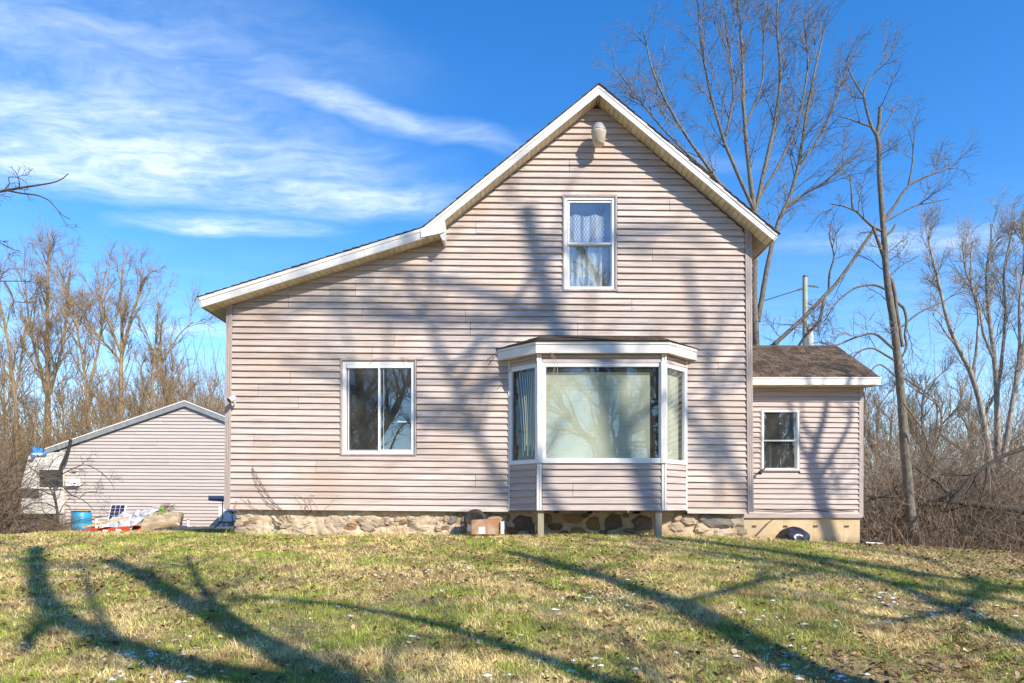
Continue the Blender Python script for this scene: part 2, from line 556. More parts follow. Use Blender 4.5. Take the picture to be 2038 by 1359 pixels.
class MB:
    """collects simple solids, links them as one mesh object"""
    def __init__(s):
        s.v, s.f = [], []

    def add(s, vs, fs):
        b = len(s.v)
        s.v += [tuple(float(c) for c in p) for p in vs]
        s.f += [tuple(i + b for i in f) for f in fs]
        return s

    def hexa(s, p):
        return s.add(p, [(0, 3, 2, 1), (4, 5, 6, 7), (0, 1, 5, 4), (1, 2, 6, 5), (2, 3, 7, 6), (3, 0, 4, 7)])

    def box(s, x0, x1, y0, y1, z0, z1):
        return s.hexa([(x0, y0, z0), (x1, y0, z0), (x1, y1, z0), (x0, y1, z0), (x0, y0, z1), (x1, y0, z1), (x1, y1, z1), (x0, y1, z1)])

    def lbox(s, O, U, N, u0, u1, n0, n1, z0, z1):
        O, U, N = (np.array(q, float) for q in (O, U, N))
        k = np.array([0, 0, 1.0])
        return s.hexa([O + U * u + N * n + k * z for z in (z0, z1) for u, n in ((u0, n0), (u1, n0), (u1, n1), (u0, n1))])

    def beam(s, a, b, w_, h, up=(0, 0, 1)):
        a, b = np.array(a, float), np.array(b, float)
        t = b - a
        t /= np.linalg.norm(t)
        sd = np.cross(t, np.array(up, float))
        sd /= np.linalg.norm(sd)
        u = np.cross(sd, t)
        q = [(-1, -1), (1, -1), (1, 1), (-1, 1)]
        return s.hexa([e + sd * i * w_ / 2 + u * j * h / 2 for e in (a, b) for i, j in q])

    def prism(s, poly, off):
        n = len(poly)
        off = np.array(off, float)
        vs = [np.array(p, float) for p in poly] + [np.array(p, float) + off for p in poly]
        return s.add(vs, [tuple(range(n - 1, -1, -1)), tuple(range(n, 2 * n))] + [(i, (i + 1) % n, (i + 1) % n + n, i + n) for i in range(n)])

    def frame(s, x0, x1, z0, z1, wd, y0, y1):
        s.box(x0, x1, y0, y1, z0, z0 + wd)
        s.box(x0, x1, y0, y1, z1 - wd, z1)
        s.box(x0, x0 + wd, y0, y1, z0 + wd, z1 - wd)
        return s.box(x1 - wd, x1, y0, y1, z0 + wd, z1 - wd)

    def lframe(s, O, U, N, u0, u1, n0, n1, z0, z1, wd):
        s.lbox(O, U, N, u0, u1, n0, n1, z0, z0 + wd)
        s.lbox(O, U, N, u0, u1, n0, n1, z1 - wd, z1)
        s.lbox(O, U, N, u0, u0 + wd, n0, n1, z0 + wd, z1 - wd)
        return s.lbox(O, U, N, u1 - wd, u1, n0, n1, z0 + wd, z1 - wd)

    def lathe(s, c, prof, n=16, axis=(0, 0, 1), x=(1, 0, 0)):
        c, ax, x = np.array(c, float), np.array(axis, float), np.array(x, float)
        y = np.cross(ax, x)
        vs = [c + ax * h + (x * math.cos(2 * math.pi * i / n) + y * math.sin(2 * math.pi * i / n)) * r for h, r in prof for i in range(n)]
        fs = [(k * n + i, k * n + (i + 1) % n, (k + 1) * n + (i + 1) % n, (k + 1) * n + i) for k in range(len(prof) - 1) for i in range(n)]
        fs += [tuple(range(n - 1, -1, -1)), tuple(range((len(prof) - 1) * n, len(prof) * n))]
        return s.add(vs, fs)

    def tube(s, pts, r, n=6):
        T = Tubes()
        pts = np.array(pts, float)
        T.add(pts, np.full(len(pts), r) if np.isscalar(r) else np.array(r), n)
        V, Q = T.arrays()
        return s.add(V, [tuple(q) for q in Q])

    def build(s, name, mat, parent=None, smooth=False):
        me = bpy.data.meshes.new(name)
        og = ORG[parent.name] if parent is not None else np.zeros(3)
        me.from_pydata([(p[0] - og[0], p[1] - og[1], p[2] - og[2]) for p in s.v], [], s.f)
        if smooth:
            for p in me.polygons:
                p.use_smooth = True
        me.update()
        return link(name, me, mat, parent)


class Tubes:
    def __init__(s):
        s.d = {}

    def add(s, pts, rad, sides=3):
        s.d.setdefault((len(pts), sides), []).append((np.asarray(pts, float), np.asarray(rad, float)))

    def bulk(s, P, R, sides=3):
        for p, r in zip(P, R):
            s.d.setdefault((P.shape[1], sides), []).append((p, r))

    def arrays(s):
        VV, QQ, off = [], [], 0
        for (n, sd), lst in s.d.items():
            P = np.array([a for a, b in lst])
            R = np.array([b for a, b in lst])
            T = np.gradient(P, axis=1)
            T /= np.linalg.norm(T, axis=2, keepdims=True) + 1e-9
            mt = np.abs(T.mean(axis=1)[:, 2]) > .75
            ref = np.where(mt[:, None], np.array([[1.0, .15, 0]]), np.array([[.1, .05, 1.0]]))[:, None, :]
            N1 = np.cross(T, np.broadcast_to(ref, T.shape))
            N1 /= np.linalg.norm(N1, axis=2, keepdims=True) + 1e-9
            N2 = np.cross(T, N1)
            a = 2 * np.pi * np.arange(sd) / sd
            ring = (N1[:, :, None, :] * np.cos(a)[None, None, :, None] + N2[:, :, None, :] * np.sin(a)[None, None, :, None])
            V = P[:, :, None, :] + ring * R[:, :, None, None]
            m = len(lst)
            base = off + (np.arange(m) * n * sd)[:, None, None]
            i = np.arange(n - 1)[None, :, None]
            j = np.arange(sd)[None, None, :]
            j2 = (j + 1) % sd
            q = np.stack(np.broadcast_arrays(base + i * sd + j, base + i * sd + j2, base + (i + 1) * sd + j2, base + (i + 1) * sd + j), axis=-1)
            VV.append(V.reshape(-1, 3))
            QQ.append(q.reshape(-1, 4))
            off += m * n * sd
        return np.concatenate(VV), np.concatenate(QQ)

    def build(s, name, mat, parent=None):
        V, Q = s.arrays()
        if parent is not None:
            V = V - ORG[parent.name]
        return link(name, np_mesh(name, V, quads=Q, smooth=True), mat, parent)


def copy_tree(root, loc, label=None, group=None, rz=0.0, sc=1.0):
    r = root.copy()
    COL.objects.link(r)
    r.location = tuple(float(v) for v in loc)
    r.rotation_euler = (0, 0, rz)
    r.scale = (sc, sc, sc)
    if label:
        r['label'] = label
    if group:
        r['group'] = group
    for ch in list(root.children):
        c = ch.copy()
        COL.objects.link(c)
        c.parent = r
        for g in list(ch.children):
            d = g.copy()
            COL.objects.link(d)
            d.parent = c
    return r


# ------------------------------------------------------------------ ground
def make_ground():
    xs = np.unique(np.concatenate([np.linspace(-400, -30, 24), np.linspace(-30, -12, 25), np.linspace(-12, 14, 131), np.linspace(14, 34, 25), np.linspace(34, 400, 24)]))
    ys = np.unique(np.concatenate([np.linspace(-400, -40, 20), np.linspace(-40, -8, 40), np.linspace(-8, 12, 121), np.linspace(12, 40, 25), np.linspace(40, 600, 24)]))
    gx, gy = np.meshgrid(xs, ys)
    gz = ground(gx, gy)
    V = np.stack([gx, gy, gz], -1).reshape(-1, 3)
    nx = len(xs)
    i, j = np.meshgrid(np.arange(nx - 1), np.arange(len(ys) - 1))
    a = (j * nx + i).ravel()
    q = np.stack([a, a + 1, a + 1 + nx, a + nx], -1)
    o = link('ground', np_mesh('ground', V, quads=q, smooth=True), M['lawn'])
    tag(o, 'patchy winter lawn of straw and green grass sloping down from the house', kind='structure')


make_ground()

# ------------------------------------------------------------------ house
house = thing('house', 'old two storey house clad in faded mauve horizontal siding with bay window', 'house', (0, 0, 0))
UX, NF = (1, 0, 0), (0, -1, 0)
SAG = 0.0088


def board(O, U, N, b0, b1, t0, t1, z0, z1, mat, parent, name='siding_board', sag=0.0, uref=0.0, lip=.032, bow=0.0):
    O, U, N = (np.array(q, float) for q in (O, U, N))

    def p(u, n, z):
        return O + U * u + N * n + np.array([0, 0, z - sag * (u - uref)])
    g = .0028
    j0, j1 = random.uniform(-.003, .003), random.uniform(-.003, .003)
    O = O + np.array([0, 0, random.uniform(-.001, .001)])
    zz0 = z0
    vs = [p(b0 + g, lip + j0, z0), p(b1 - g, lip + j1, z0), p(t1 - g, .001, z1 + .003), p(t0 + g, .001, z1 + .003),
          p(b0 + g, -.004, z0), p(b1 - g, -.004, z0), p(t1 - g, -.004, z1 + .003), p(t0 + g, -.004, z1 + .003)]
    vs.insert(2, p(b1 - g, lip + j1 - .002, z0 + .009))
    vs.insert(2, p(b0 + g, lip + j0 - .002, z0 + .009))
    # order: 0 bl 1 br 2 bl' 3 br' 4 tr 5 tl 6 kbl 7 kbr 8 ktr 9 ktl
    fs = [(0, 1, 3, 2), (2, 3, 4, 5), (6, 7, 1, 0), (5, 4, 8, 9), (7, 6, 9, 8), (0, 2, 5, 9, 6), (1, 7, 8, 4, 3)]
    return MB().add(vs, fs).build(name, mat, parent)


def lin(v, a, b, fa, fb):
    return fa + (fb - fa) * (v - a) / (b - a)


def wall_left(v):
    if v > 607:
        return lin(v, 650, 950, 463.5, 459.2)
    if v > 479:
        return lin(v, 607, 479, 465, 878) - 4
    return max(lin(v, 460, 206, 884, 1187), 880) - 3


def wall_right(v):
    if v > 457:
        return lin(v, 600, 950, 1482.8, 1486.5)
    return lin(v, 456, 206, 1482, 1188.5) + 3


OPEN = [(1119, 1228, 388, 580), (678, 829.5, 714, 907)]
BAYG = (1012, 1367, 707, 1100)
pitch = 12.55
v0 = 1013.5
k = 0
rj = random.Random(3)
joints = {}
while True:
    vb = v0 - k * pitch
    vt = vb - pitch
    if vb < 212:
        break
    vt = max(vt, 205)
    vm = (vb + vt) / 2
    lb, rb, lt, rt = wall_left(vb), wall_right(vb), wall_left(vt), wall_right(vt)
    if rt - lt < 2:
        lt = rt = (lt + rt) / 2
        rt += 1
    cuts = [(lb, lt)]
    if k // 2 not in joints:
        joints[k // 2] = sorted(rj.uniform(470, 1470) for _ in range(rj.choice((1, 2, 2))))
    spans = [[(lb, lt), (rb, rt)]]
    off = SAG * 450

    def cut(spans, x0, x1):
        out = []
        for (a, b) in spans:
            if x1 <= a[0] or x0 >= b[0]:
                out.append([a, b])
                continue
            if x0 > a[0]:
                out.append([a, (x0, x0)])
            if x1 < b[0]:
                out.append([(x1, x1), b])
        return out
    for (x0, x1, ya, yb) in OPEN + [BAYG]:
        sagv = SAG * ((x0 + x1) / 2 - 455)
        if vm + sagv > ya and vm + sagv < yb:
            spans = cut(spans, x0, x1)
    for jx in joints[k // 2]:
        ns = []
        for (a, b) in spans:
            if a[0] + 40 < jx < b[0] - 40 and a[1] + 20 < jx < b[1] - 20:
                ns += [[a, (jx, jx)], [(jx, jx), b]]
            else:
                ns.append([a, b])
        spans = ns
    for (a, b) in spans:
        board((0, rj.uniform(-.0012, .0012), 0), UX, NF, X(a[0]), X(b[0]), X(a[1]), X(b[1]), Z(vb), Z(vt), M['siding'], house, sag=SAG, uref=X(455))
    k += 1

# corner posts (leaning a little, as the old walls do)
for (xt0, xt1, vt, xb0, xb1, vb) in ((452.3, 464.6, 596, 447.6, 459.4, 1013), (1481.5, 1494.8, 447, 1487, 1499, 1019)):
    m = MB()
    n = 3
    for i in range(n):
        a0, a1 = lin(i, 0, n, xt0, xt1), lin(i + .86, 0, n, xt0, xt1)
        c0, c1 = lin(i, 0, n, xb0, xb1), lin(i + .86, 0, n, xb0, xb1)
        m.hexa([(X(c0), -.038, Z(vb)), (X(c1), -.038, Z(vb)), (X(c1), .03, Z(vb)), (X(c0), .03, Z(vb)),
                (X(a0), -.038, Z(vt)), (X(a1), -.038, Z(vt)), (X(a1), .03, Z(vt)), (X(a0), .03, Z(vt))])
    m.hexa([(X(xb0 + .3), -.031, Z(vb - 1)), (X(xb1 - .3), -.031, Z(vb - 1)), (X(xb1 - .3), .05, Z(vb - 1)), (X(xb0 + .3), .05, Z(vb - 1)),
            (X(xt0 + .3), -.031, Z(vt)), (X(xt1 - .3), -.031, Z(vt)), (X(xt1 - .3), .05, Z(vt)), (X(xt0 + .3), .05, Z(vt))])
    m.build('corner_post', M['post'], house)

# side and back walls, lapped like the front (one mesh each: not seen from the front)
XL, XR, YB = X(450), X(1497), 8.0


def lapped_wall(O, U, N, length, z0, z1, name):
    m = MB()
    O, U, N = (np.array(q, float) for q in (O, U, N))
    z = z0
    while z < z1:
        m.hexa([O + U * u + N * n + np.array([0, 0, h]) for h, nn in ((z, .017), (min(z + .1006, z1) + .003, .004)) for u, n in ((0, nn), (length, nn), (length, -.01), (0, -.01))])
        z += .1006
    return m.build(name, M['siding'], house)


lapped_wall((XL, 0.03, 0), (0, 1, 0), (-1, 0, 0), YB, .37, Z(600), 'side_wall')
lapped_wall((XR, 0.03, 0), (0, 1, 0), (1, 0, 0), YB, .33, Z(452), 'side_wall')
lapped_wall((XL, YB, 0), (1, 0, 0), (0, 1, 0), XR - XL, .37, Z(600), 'rear_wall')
MB().box(XL + .02, XR - .02, .1, YB - .02, .30, .34).build('floor', M['dark'], house)
MB().box(XL + .02, XR - .02, 2.6, 2.66, .34, 4.4).build('inner_wall', M['dark'], house)
MB().box(XL + .02, XR - .02, .03, 2.6, 3.35, 3.4).build('upper_floor', M['dark'], house)

# ---- roof: rakes defined on the fascia plane
DF = 10.63
YF = DF + CAMY


def pf(px, py):
    p = I(px, py, DF)
    return np.array([p[0], p[2]])


L0, K0, AP, R1 = pf(396, 591.5), pf(842, 453), pf(1192, 168), pf(1549, 466)


def rake(A, B, h1, tail_a=0.0, tail_b=0.0, ridge_b=False, panel=.094, sm='soffit', shing=True, mitre_a=0.0, mitre_b=0.0, soff=0.0):
    """one roof slope: slab, two fascia bands, soffit panels, shingle courses; A is the low end"""
    t = (B - A)
    L = np.linalg.norm(t)
    t = t / L
    n = np.array([-t[1], t[0]])
    if n[1] < 0:
        n = -n

    def P(s, h, y):
        q = A + t * s + n * h
        return (q[0], y, q[1])

    def slab(mb, s0, s1, h0, h1_, y0, y1, ma=0.0, mb_=0.0):
        # ma / mb_: plumb-cut shift of the lower edge
        mb.hexa([P(s0 + ma * (h0), h0, y0), P(s1 + mb_ * h0, h0, y0), P(s1 + mb_ * h0, h0, y1), P(s0 + ma * h0, h0, y1),
                 P(s0 + ma * h1_, h1_, y0), P(s1 + mb_ * h1_, h1_, y0), P(s1 + mb_ * h1_, h1_, y1), P(s0 + ma * h1_, h1_, y1)])
    slab_m = MB()
    slab(slab_m, 0.01, L, -h1 + .024, -.012, YF + .003, YB + .3, 0, mitre_b)
    slab_m.build('roof_deck', M['soffit2'], house)
    m = MB()
    slab(m, 0.0, L, -h1 * .36, -.010, YF - .026, YF - .001, mitre_a, mitre_b)
    m.build('drip_edge', M['white'], house)
    m = MB()
    cutp = [0.008, L * .36, L * .73, L]
    for q0, q1 in zip(cutp[:-1], cutp[1:]):
        slab(m, q0, q1 - (.004 if q1 < L else 0), -h1, -h1 * .36 - .003, YF - .016 - .002 * (q0 > .1), YF + .002, mitre_a if q0 < .1 else 0, mitre_b if q1 == L else 0)
    m.build('fascia', M['white'], house)
    s = .012
    LS = L + soff
    while s < LS - .02:
        e = min(s + panel, LS - .005)
        mm = MB()
        slab(mm, s + .0035, e - .0035, -h1 + .002, -h1 + .016, YF + .004, -.006, 0, mitre_b if (e > L - .06 and not soff) else 0)
        mm.build('soffit_panel', M[sm], house)
        s = e
    s = -.02
    while shing and s < L - .01:
        e = min(s + .15, L)
        mm = MB()
        q = [P(s, .004, YF - .04), P(e, -.006, YF - .04), P(e, -.006, YB + .32), P(s, .004, YB + .32),
             P(s, .014, YF - .04), P(e, .001, YF - .04), P(e, .001, YB + .32), P(s, .014, YB + .32)]
        jit = random.uniform(-.008, .008)
        q = [(a, b + (jit if b < 0 else 0), c) for a, b, c in q]
        mm.hexa(q)
        mm.build('shingle_course', M['shingle_dark'], house)
        s += .14
    return t, n, L


tl, nl, Ll = rake(L0, K0, .165, sm='soffit', soff=.285)
sl_up = (AP - K0) / np.linalg.norm(AP - K0)
tu, nu, Lu = rake(K0, AP, .128, mitre_b=abs(sl_up[1] / sl_up[0]))
sr_up = (AP - R1) / np.linalg.norm(AP - R1)
tr_, nr, Lr = rake(R1, AP, .125, mitre_b=abs(sr_up[1] / sr_up[0]))
# ridge cap
MB().prism([(AP[0] - .09, YF - .045, AP[1] - .065), (AP[0], YF - .045, AP[1] + .012), (AP[0] + .09, YF - .045, AP[1] - .062), (AP[0], YF - .045, AP[1] - .005)], (0, YB + .38, 0)).build('ridge_cap', M['shingle_dark'], house)
# eave boards running back along the sides, with the panels under them
for (A, t, n, h) in ((L0, tl, nl, .165), (R1, tr_, nr, .125)):
    b0 = A + t * .0 - n * h
    b1 = A + t * .0 - n * .012
    o2 = -t * .018
    m = MB()
    m.hexa([(b0[0], YF - .012, b0[1]), (b0[0] + o2[0], YF - .012, b0[1] + o2[1]), (b0[0] + o2[0], YB + .3, b0[1] + o2[1]), (b0[0], YB + .3, b0[1]),
            (b1[0], YF - .012, b1[1]), (b1[0] + o2[0], YF - .012, b1[1] + o2[1]), (b1[0] + o2[0], YB + .3, b1[1] + o2[1]), (b1[0], YB + .3, b1[1])])
    m.build('eave_fascia', M['soffit'], house)
    for i in range(3):
        a = A + t * (.012 + i * .098) - n * (h - .004)
        b = A + t * (.012 + i * .098 + .094) - n * (h - .004)
        m = MB()
        m.hexa([(a[0], .001, a[1]), (b[0], .001, b[1]), (b[0], YB + .2, b[1]), (a[0], YB + .2, a[1]),
                (a[0] + n[0] * .01, .001, a[1] + n[1] * .01), (b[0] + n[0] * .01, .001, b[1] + n[1] * .01), (b[0] + n[0] * .01, YB + .2, b[1] + n[1] * .01), (a[0] + n[0] * .01, YB + .2, a[1] + n[1] * .01)])
        m.build('soffit_board', M['soffit2'], house)
# boxed return where the two roof pitches meet
c = [pf(*q) for q in ((838, 474), (838, 456), (858, 449), (886, 441), (884.5, 463), (878, 465.5))]
MB().prism([(q[0], YF - .034, q[1]) for q in c], (0, .02, 0)).build('fascia_return', M['white'], house)
c = [pf(*q) for q in ((874.5, 466), (879, 444), (885.5, 440), (885.5, 478.5), (881, 478.5))]
MB().prism([(q[0], YF - .012, q[1]) for q in c], (0, .27, 0)).build('return_end', M['white'], house)
MB().box(X(882), X(885), -.035, -.012, Z(482), Z(455)).build('trim_strip', M['white'], house)

# frieze strips where the wall meets the soffit
for (a, b) in (((466, 606.5), (878, 479)), ((884, 459), (1187.5, 205.5)), ((1482, 456), (1188.5, 205.5))):
    p, q = I(*a, 10.9), I(*b, 10.9)
    p[1] = q[1] = -.02
    MB().beam(p, q, .016, .02, (0, 1, 0)).build('frieze_strip', M['post'], house)

# ---- gable lamp
lamp = MB()
lc = I(1191.5, 268, 10.68)
lamp.lathe(lc + np.array([0, 0, .045]), [(0, .118), (.012, .122), (.03, .112), (.105, .075), (.122, .062), (.125, .02)], 20)
lamp_o = lamp.build('yard_lamp', M['galv'], house, True)
MB().lathe(lc, [(-.165, .03), (-.165, .078), (-.155, .088), (-.02, .108), (.015, .118), (.044, .119), (.044, .02)], 20).build('lamp_glass', M['jar'], lamp_o, True)
MB().tube([lc + np.array([0, .08, .09]), lc + np.array([0, .14, .085]), lc + np.array([-.01, .215, .06])], .02, 8).build('lamp_bracket', M['galv'], lamp_o)

# ---- security camera on the left corner
cc = I(461, 794, 10.72)
cm = MB()
ax = np.array([-.55, -.62, -.55])
ax /= np.linalg.norm(ax)
sx = np.cross(ax, (0, 0, 1))
sx /= np.linalg.norm(sx)
cm.lathe(cc, [(-.06, .02), (-.06, .04), (.045, .043)], 14, ax, sx)
cam_b = cm.build('security_camera', M['tank'], house, True)
MB().lathe(cc + ax * .0455, [(0, .041), (.012, .036), (.014, .02)], 14, ax, sx).build('lens', M['black'], cam_b)
MB().tube([cc - ax * .03, cc + np.array([.03, .06, -.06]), I(466, 806, 10.88)], .011, 6).build('mount_arm', M['tank'], cam_b)


# ---- windows
def pane(O, U, N, u0, u1, n, z0, z1, mat, parent, name='pane'):
    m = MB()
    m.lbox(O, U, N, u0, u1, n - .002, n + .002, z0, z1)
    return m.build(name, mat, parent)


WO = (0, 0, 0)
# upper double-hung window
uw = MB().frame(X(1119.5), X(1227.5), Z(580), Z(388.5), .026, -.034, .02).build('window', M['post'], house)
tag(uw, 'upper double hung window with lace curtain')
MB().frame(X(1123), X(1224), Z(576.8), Z(391.8), .05, -.012, .05).build('window_frame', M['vinyl'], uw)
MB().frame(X(1130), X(1219.5), Z(486), Z(399), .030, .004, .036).build('sash', M['vinyl'], uw)
MB().frame(X(1130), X(1219.5), Z(575.5), Z(483), .032, .040, .072).build('sash', M['vinyl'], uw)
pane(WO, UX, NF, X(1133), X(1217), -.02, Z(484), Z(401), M['glass'], uw)
pane(WO, UX, NF, X(1133), X(1217), -.056, Z(573), Z(486), M['glass'], uw)


def curtain(x0, x1, z0, z1, y, name, mat, parent, amp=.012, fq=40, nx=40, top=None):
    xs = np.linspace(x0, x1, nx)
    vs, fs = [], []
    for i, x in enumerate(xs):
        yy = y + amp * math.sin((x - x0) * fq) + amp * .5 * math.sin((x - x0) * fq * 2.3 + 1)
        zt = z1 + (top(x) if top else 0)
        vs += [(x, yy, z0), (x, yy + amp * .3, (z0 + zt) / 2), (x, yy, zt)]
    for i in range(nx - 1):
        a = i * 3
        fs += [(a, a + 3, a + 4, a + 1), (a + 1, a + 4, a + 5, a + 2)]
    return MB().add(vs, fs).build(name, mat, parent, True)


curtain(X(1131), X(1203), Z(485), Z(424), .10, 'lace_curtain', M['lace'], uw, top=lambda x: .035 * abs(math.sin((x - X(1131)) * 11)) - .02)
curtain(X(1131), X(1200), Z(576), Z(487), .11, 'plastic_sheet', M['crumple'], uw, amp=.016, fq=30)
# left sliding window
lw = MB().frame(X(678.5), X(829), Z(906.5), Z(714.5), .024, -.034, .02).build('window', M['post'], house)
tag(lw, 'sliding window with two tall sashes')
f = MB().frame(X(682), X(825.5), Z(904), Z(718), .055, -.006, .075)
f.box(X(690), X(819), -.002, .06, Z(732), Z(723))
f.build('window_frame', M['vinyl'], lw)
MB().frame(X(691), X(757), Z(898), Z(731), .032, .036, .066).build('sash', M['vinyl'], lw)
MB().frame(X(752.5), X(822), Z(898.5), Z(728), .030, .002, .032).build('sash', M['vinyl'], lw)
pane(WO, UX, NF, X(695), X(753), -.05, Z(895), Z(734), M['glass'], lw)
pane(WO, UX, NF, X(756), X(819), -.016, Z(896), Z(731), M['glass'], lw)
pane(WO, UX, NF, X(694), X(753), -.026, Z(896), Z(733), M['glass_mesh'], lw, 'insect_screen')
MB().box(X(791.5), X(809), -.012, .002, Z(840.5), Z(838)).build('pull_handle', M['vinyl'], lw)
MB().tube([(X(762.5), .024, Z(735)), (X(763.5), .026, Z(790)), (X(762.5), .024, Z(850)), (X(763), .024, Z(895))], .006, 5).build('blind_cord', M['vinyl'], lw)
# a bit of bare shade inside the left sash
MB().box(X(695), X(752), .12, .125, Z(742), Z(731)).build('shade', M['soffit2'], lw)

# ---- bay window
DB = 10.43
YBAY = DB + CAMY
zs, zt, zb, zh = CAMZ + 86 * DB / F, CAMZ + 281 * DB / F, CAMZ - 10.5 * DB / F, CAMZ + 303 * 10.33 / F
fl, fr_ = X(1073, DB), X(1321, DB)
wl, wr = X(1013.5), X(1365.5)
bay = MB()
bay.prism([(wl, 0, zb + .01), (fl, YBAY, zb + .01), (fr_, YBAY, zb + .01), (wr, 0, zb + .01)], (0, 0, .03))
bay_o = bay.build('bay_window', M['dark'], house)
tag(bay_o, 'bay window with one wide pane and two angled side panes')


def unit(a, b):
    v = np.array(b, float) - np.array(a, float)
    L = np.linalg.norm(v)
    return v / L, L


faces_ = [((wl, 0, 0), (fl, YBAY, 0)), ((fl, YBAY, 0), (fr_, YBAY, 0)), ((fr_, YBAY, 0), (wr, 0, 0))]
for fi, (a, b) in enumerate(faces_):
    U, L = unit(a, b)
    N = np.array([U[1], -U[0], 0])
    # lapped panel below the sill
    nb = 7
    ph = (zs - .004 - zb) / nb
    e0, e1 = (.03, .045) if fi == 0 else ((.045, .045) if fi == 1 else (.045, .03))
    for kk in range(nb):
        z0 = zb + kk * ph
        if fi == 1 and kk in (2, 3):
            xm = L * .27
            board(a, U, N, e0, xm, e0, xm, z0, z0 + ph, M['siding_add'], house)
            board(a, U, N, xm, L - e1, xm, L - e1, z0, z0 + ph, M['siding_add'], house)
        else:
            board(a, U, N, e0, L - e1, e0, L - e1, z0, z0 + ph, M['siding_add'], house)
    # header boards under the eave
    hh = (zh - zt - .02)
    board(a, U, N, e0, L - e1, e0, L - e1, zt + .02, zt + .02 + hh * .55, M['siding_add'], house)
    board(a, U, N, e0, L - e1, e0, L - e1, zt + .02 + hh * .55, zh, M['siding_add'], house)
    # white frame round the glass, sill, head strip
    fm = MB()
    if fi == 1:
        u0, u1 = .105, L - .075
        fm.lframe(a, U, N, .03, L - .03, -.03, .02, zs, zt, .045)
        fm.lbox(a, U, N, .075, u0 - .0, -.02, .012, zs + .045, zt - .045)
        fm.lbox(a, U, N, -.02, L + .02, -.02, .045, zs - .02, zs + .055)
        gl0, gl1, g0, g1 = u0, L - .075, zs + .057, zt - .043
    else:
        fm.lframe(a, U, N, .025, L - .03, -.03, .018, zs, zt, .042)
        fm.lbox(a, U, N, 0.0, L + .0, -.02, .03, zs - .02, zs + .012)
        gl0, gl1, g0, g1 = .067, L - .072, zs + .042, zt - .042
    fm.lbox(a, U, N, 0.01, L - .01, -.01, .024, zt + .004, zt + .022)
    fm.build('window_frame', M['vinyl'], bay_o)
    pane(a, U, N, gl0 - .004, gl1 + .004, -.012, g0 - .004, g1 + .004, M['glass_wavy'] if fi == 0 else M['glass_bay'], bay_o)
    # blinds behind the glass
    if fi in (1, 2):
        bm = MB()
        z = g0 - .02
        zt_ = g1 - (.10 if fi == 1 else -.02)
        b0, b1 = gl0 - .03, gl1 - (.115 if fi == 1 else -.0)
        while z < zt_:
            bm.lbox(a, U, N, b0, b1, -.10, -.098, z, z + .0185)
            z += .0205
        bo = bm.build('blind_slats', M['blind'], bay_o)
        bo['kind'] = 'stuff'
        hb = MB()
        hb.lbox(a, U, N, b0, b1, -.115, -.085, zt_, zt_ + .03)
        hb.build('blind_rail', M['blind'], bay_o)
    else:
        # cream strands standing in for the siding's warped reflection in this pane
        for i in range(13):
            u = gl0 + .0 + i * .034
            pts = [np.array(a) + U * (u + .05 * math.sin(q * 2 + i * .3) + .10 * q) - N * (.10 + .012 * i) + np.array([0, 0, g1 - q * (g1 - g0) * (.95 - .06 * (i % 3))]) for q in np.linspace(0, 1, 8)]
            mt = MB()
            mt.tube(pts, .0065, 4)
            mt.build('blind_slat', M['blind'], bay_o)
# white corner boards
for (cx_, cy_, d0) in ((fl, YBAY, 1), (fr_, YBAY, -1)):
    for (za, zb_, wd) in ((zs - .02, zt + .03, .062), (zb, zs - .022, .05), (zt + .03, zh, .05)):
        m = MB()
        if wd == .062:
            m.box(cx_ - .03 - (0 if d0 > 0 else .02), cx_ + .05 - (0 if d0 > 0 else .02), cy_ - .055, cy_ - .02, za, zb_)
        else:
            m.box(cx_ - wd / 2 - .012, cx_ - .004, cy_ - .032, cy_ + .01, za, zb_)
            m.box(cx_ + .008, cx_ + wd / 2 + .012, cy_ - .032, cy_ + .01, za, zb_)
            m.box(cx_ - .004, cx_ + .008, cy_ - .02, cy_ + .01, za, zb_)
        m.build('corner_trim', M['white'], bay_o)
for wx in (wl, wr):
    m = MB()
    m.box(wx - .014, wx + .014, -.034, .01, zb - .01, zh)
    m.build('wall_trim', M['white'], bay_o)
# bay eave: fascia ring, soffit, hipped roof
fpl, fpr = X(1066.5, 10.33), X(1330.5, 10.33)
yff = 10.33 + CAMY
ewl, ewr = X(990), X(1387)
zft = CAMZ + 326 * 10.33 / F
ring = [(ewl, -.02), (fpl, yff), (fpr, yff), (ewr, -.02)]
for i in range(3):
    a, b = (*ring[i], 0), (*ring[i + 1], 0)
    U, L = unit(a, b)
    N = np.array([U[1], -U[0], 0])
    m = MB()
    m.lbox(a, U, N, 0, L, -.02, 0, zh, zft - .05)
    m.lbox(a, U, N, 0, L, -.02, .010, zft - .046, zft - .006)
    m.build('bay_fascia', M['white'], bay_o)
MB().prism([(x * 1.0, y + (.012 if i in (1, 2) else 0), zh + .004) for i, (x, y) in enumerate(ring)], (0, 0, .012)).build('bay_soffit', M['soffit'], bay_o)
tw = CAMZ + 334 * 10.9 / F
tring = [(X(1072), -.02), (X(1076), -.02), (X(1307), -.02), (X(1311), -.02)]
eave = [(ewl - .02, -.02), (fpl - .012, yff - .03), (fpr + .012, yff - .03), (ewr + .02, -.02)]
for i in range(3):
    for kk in range(4):
        s0, s1 = kk / 4 - .01, (kk + 1) / 4 + .06
        q = []
        for (s, dz) in ((s0, .012), (min(s1, 1), .002)):
            for j in (i, i + 1):
                p = np.array(eave[j]) * (1 - s) + np.array(tring[j]) * s
                q.append((p[0], p[1], (zft + .003) * (1 - s) + tw * s + dz))
        m = MB()
        bot = [(x, y, z - .01) for x, y, z in q]
        m.hexa([bot[0], bot[1], bot[3], bot[2], q[0], q[1], q[3], q[2]])
        m.build('bay_shingle_course', M['shingle'], bay_o)
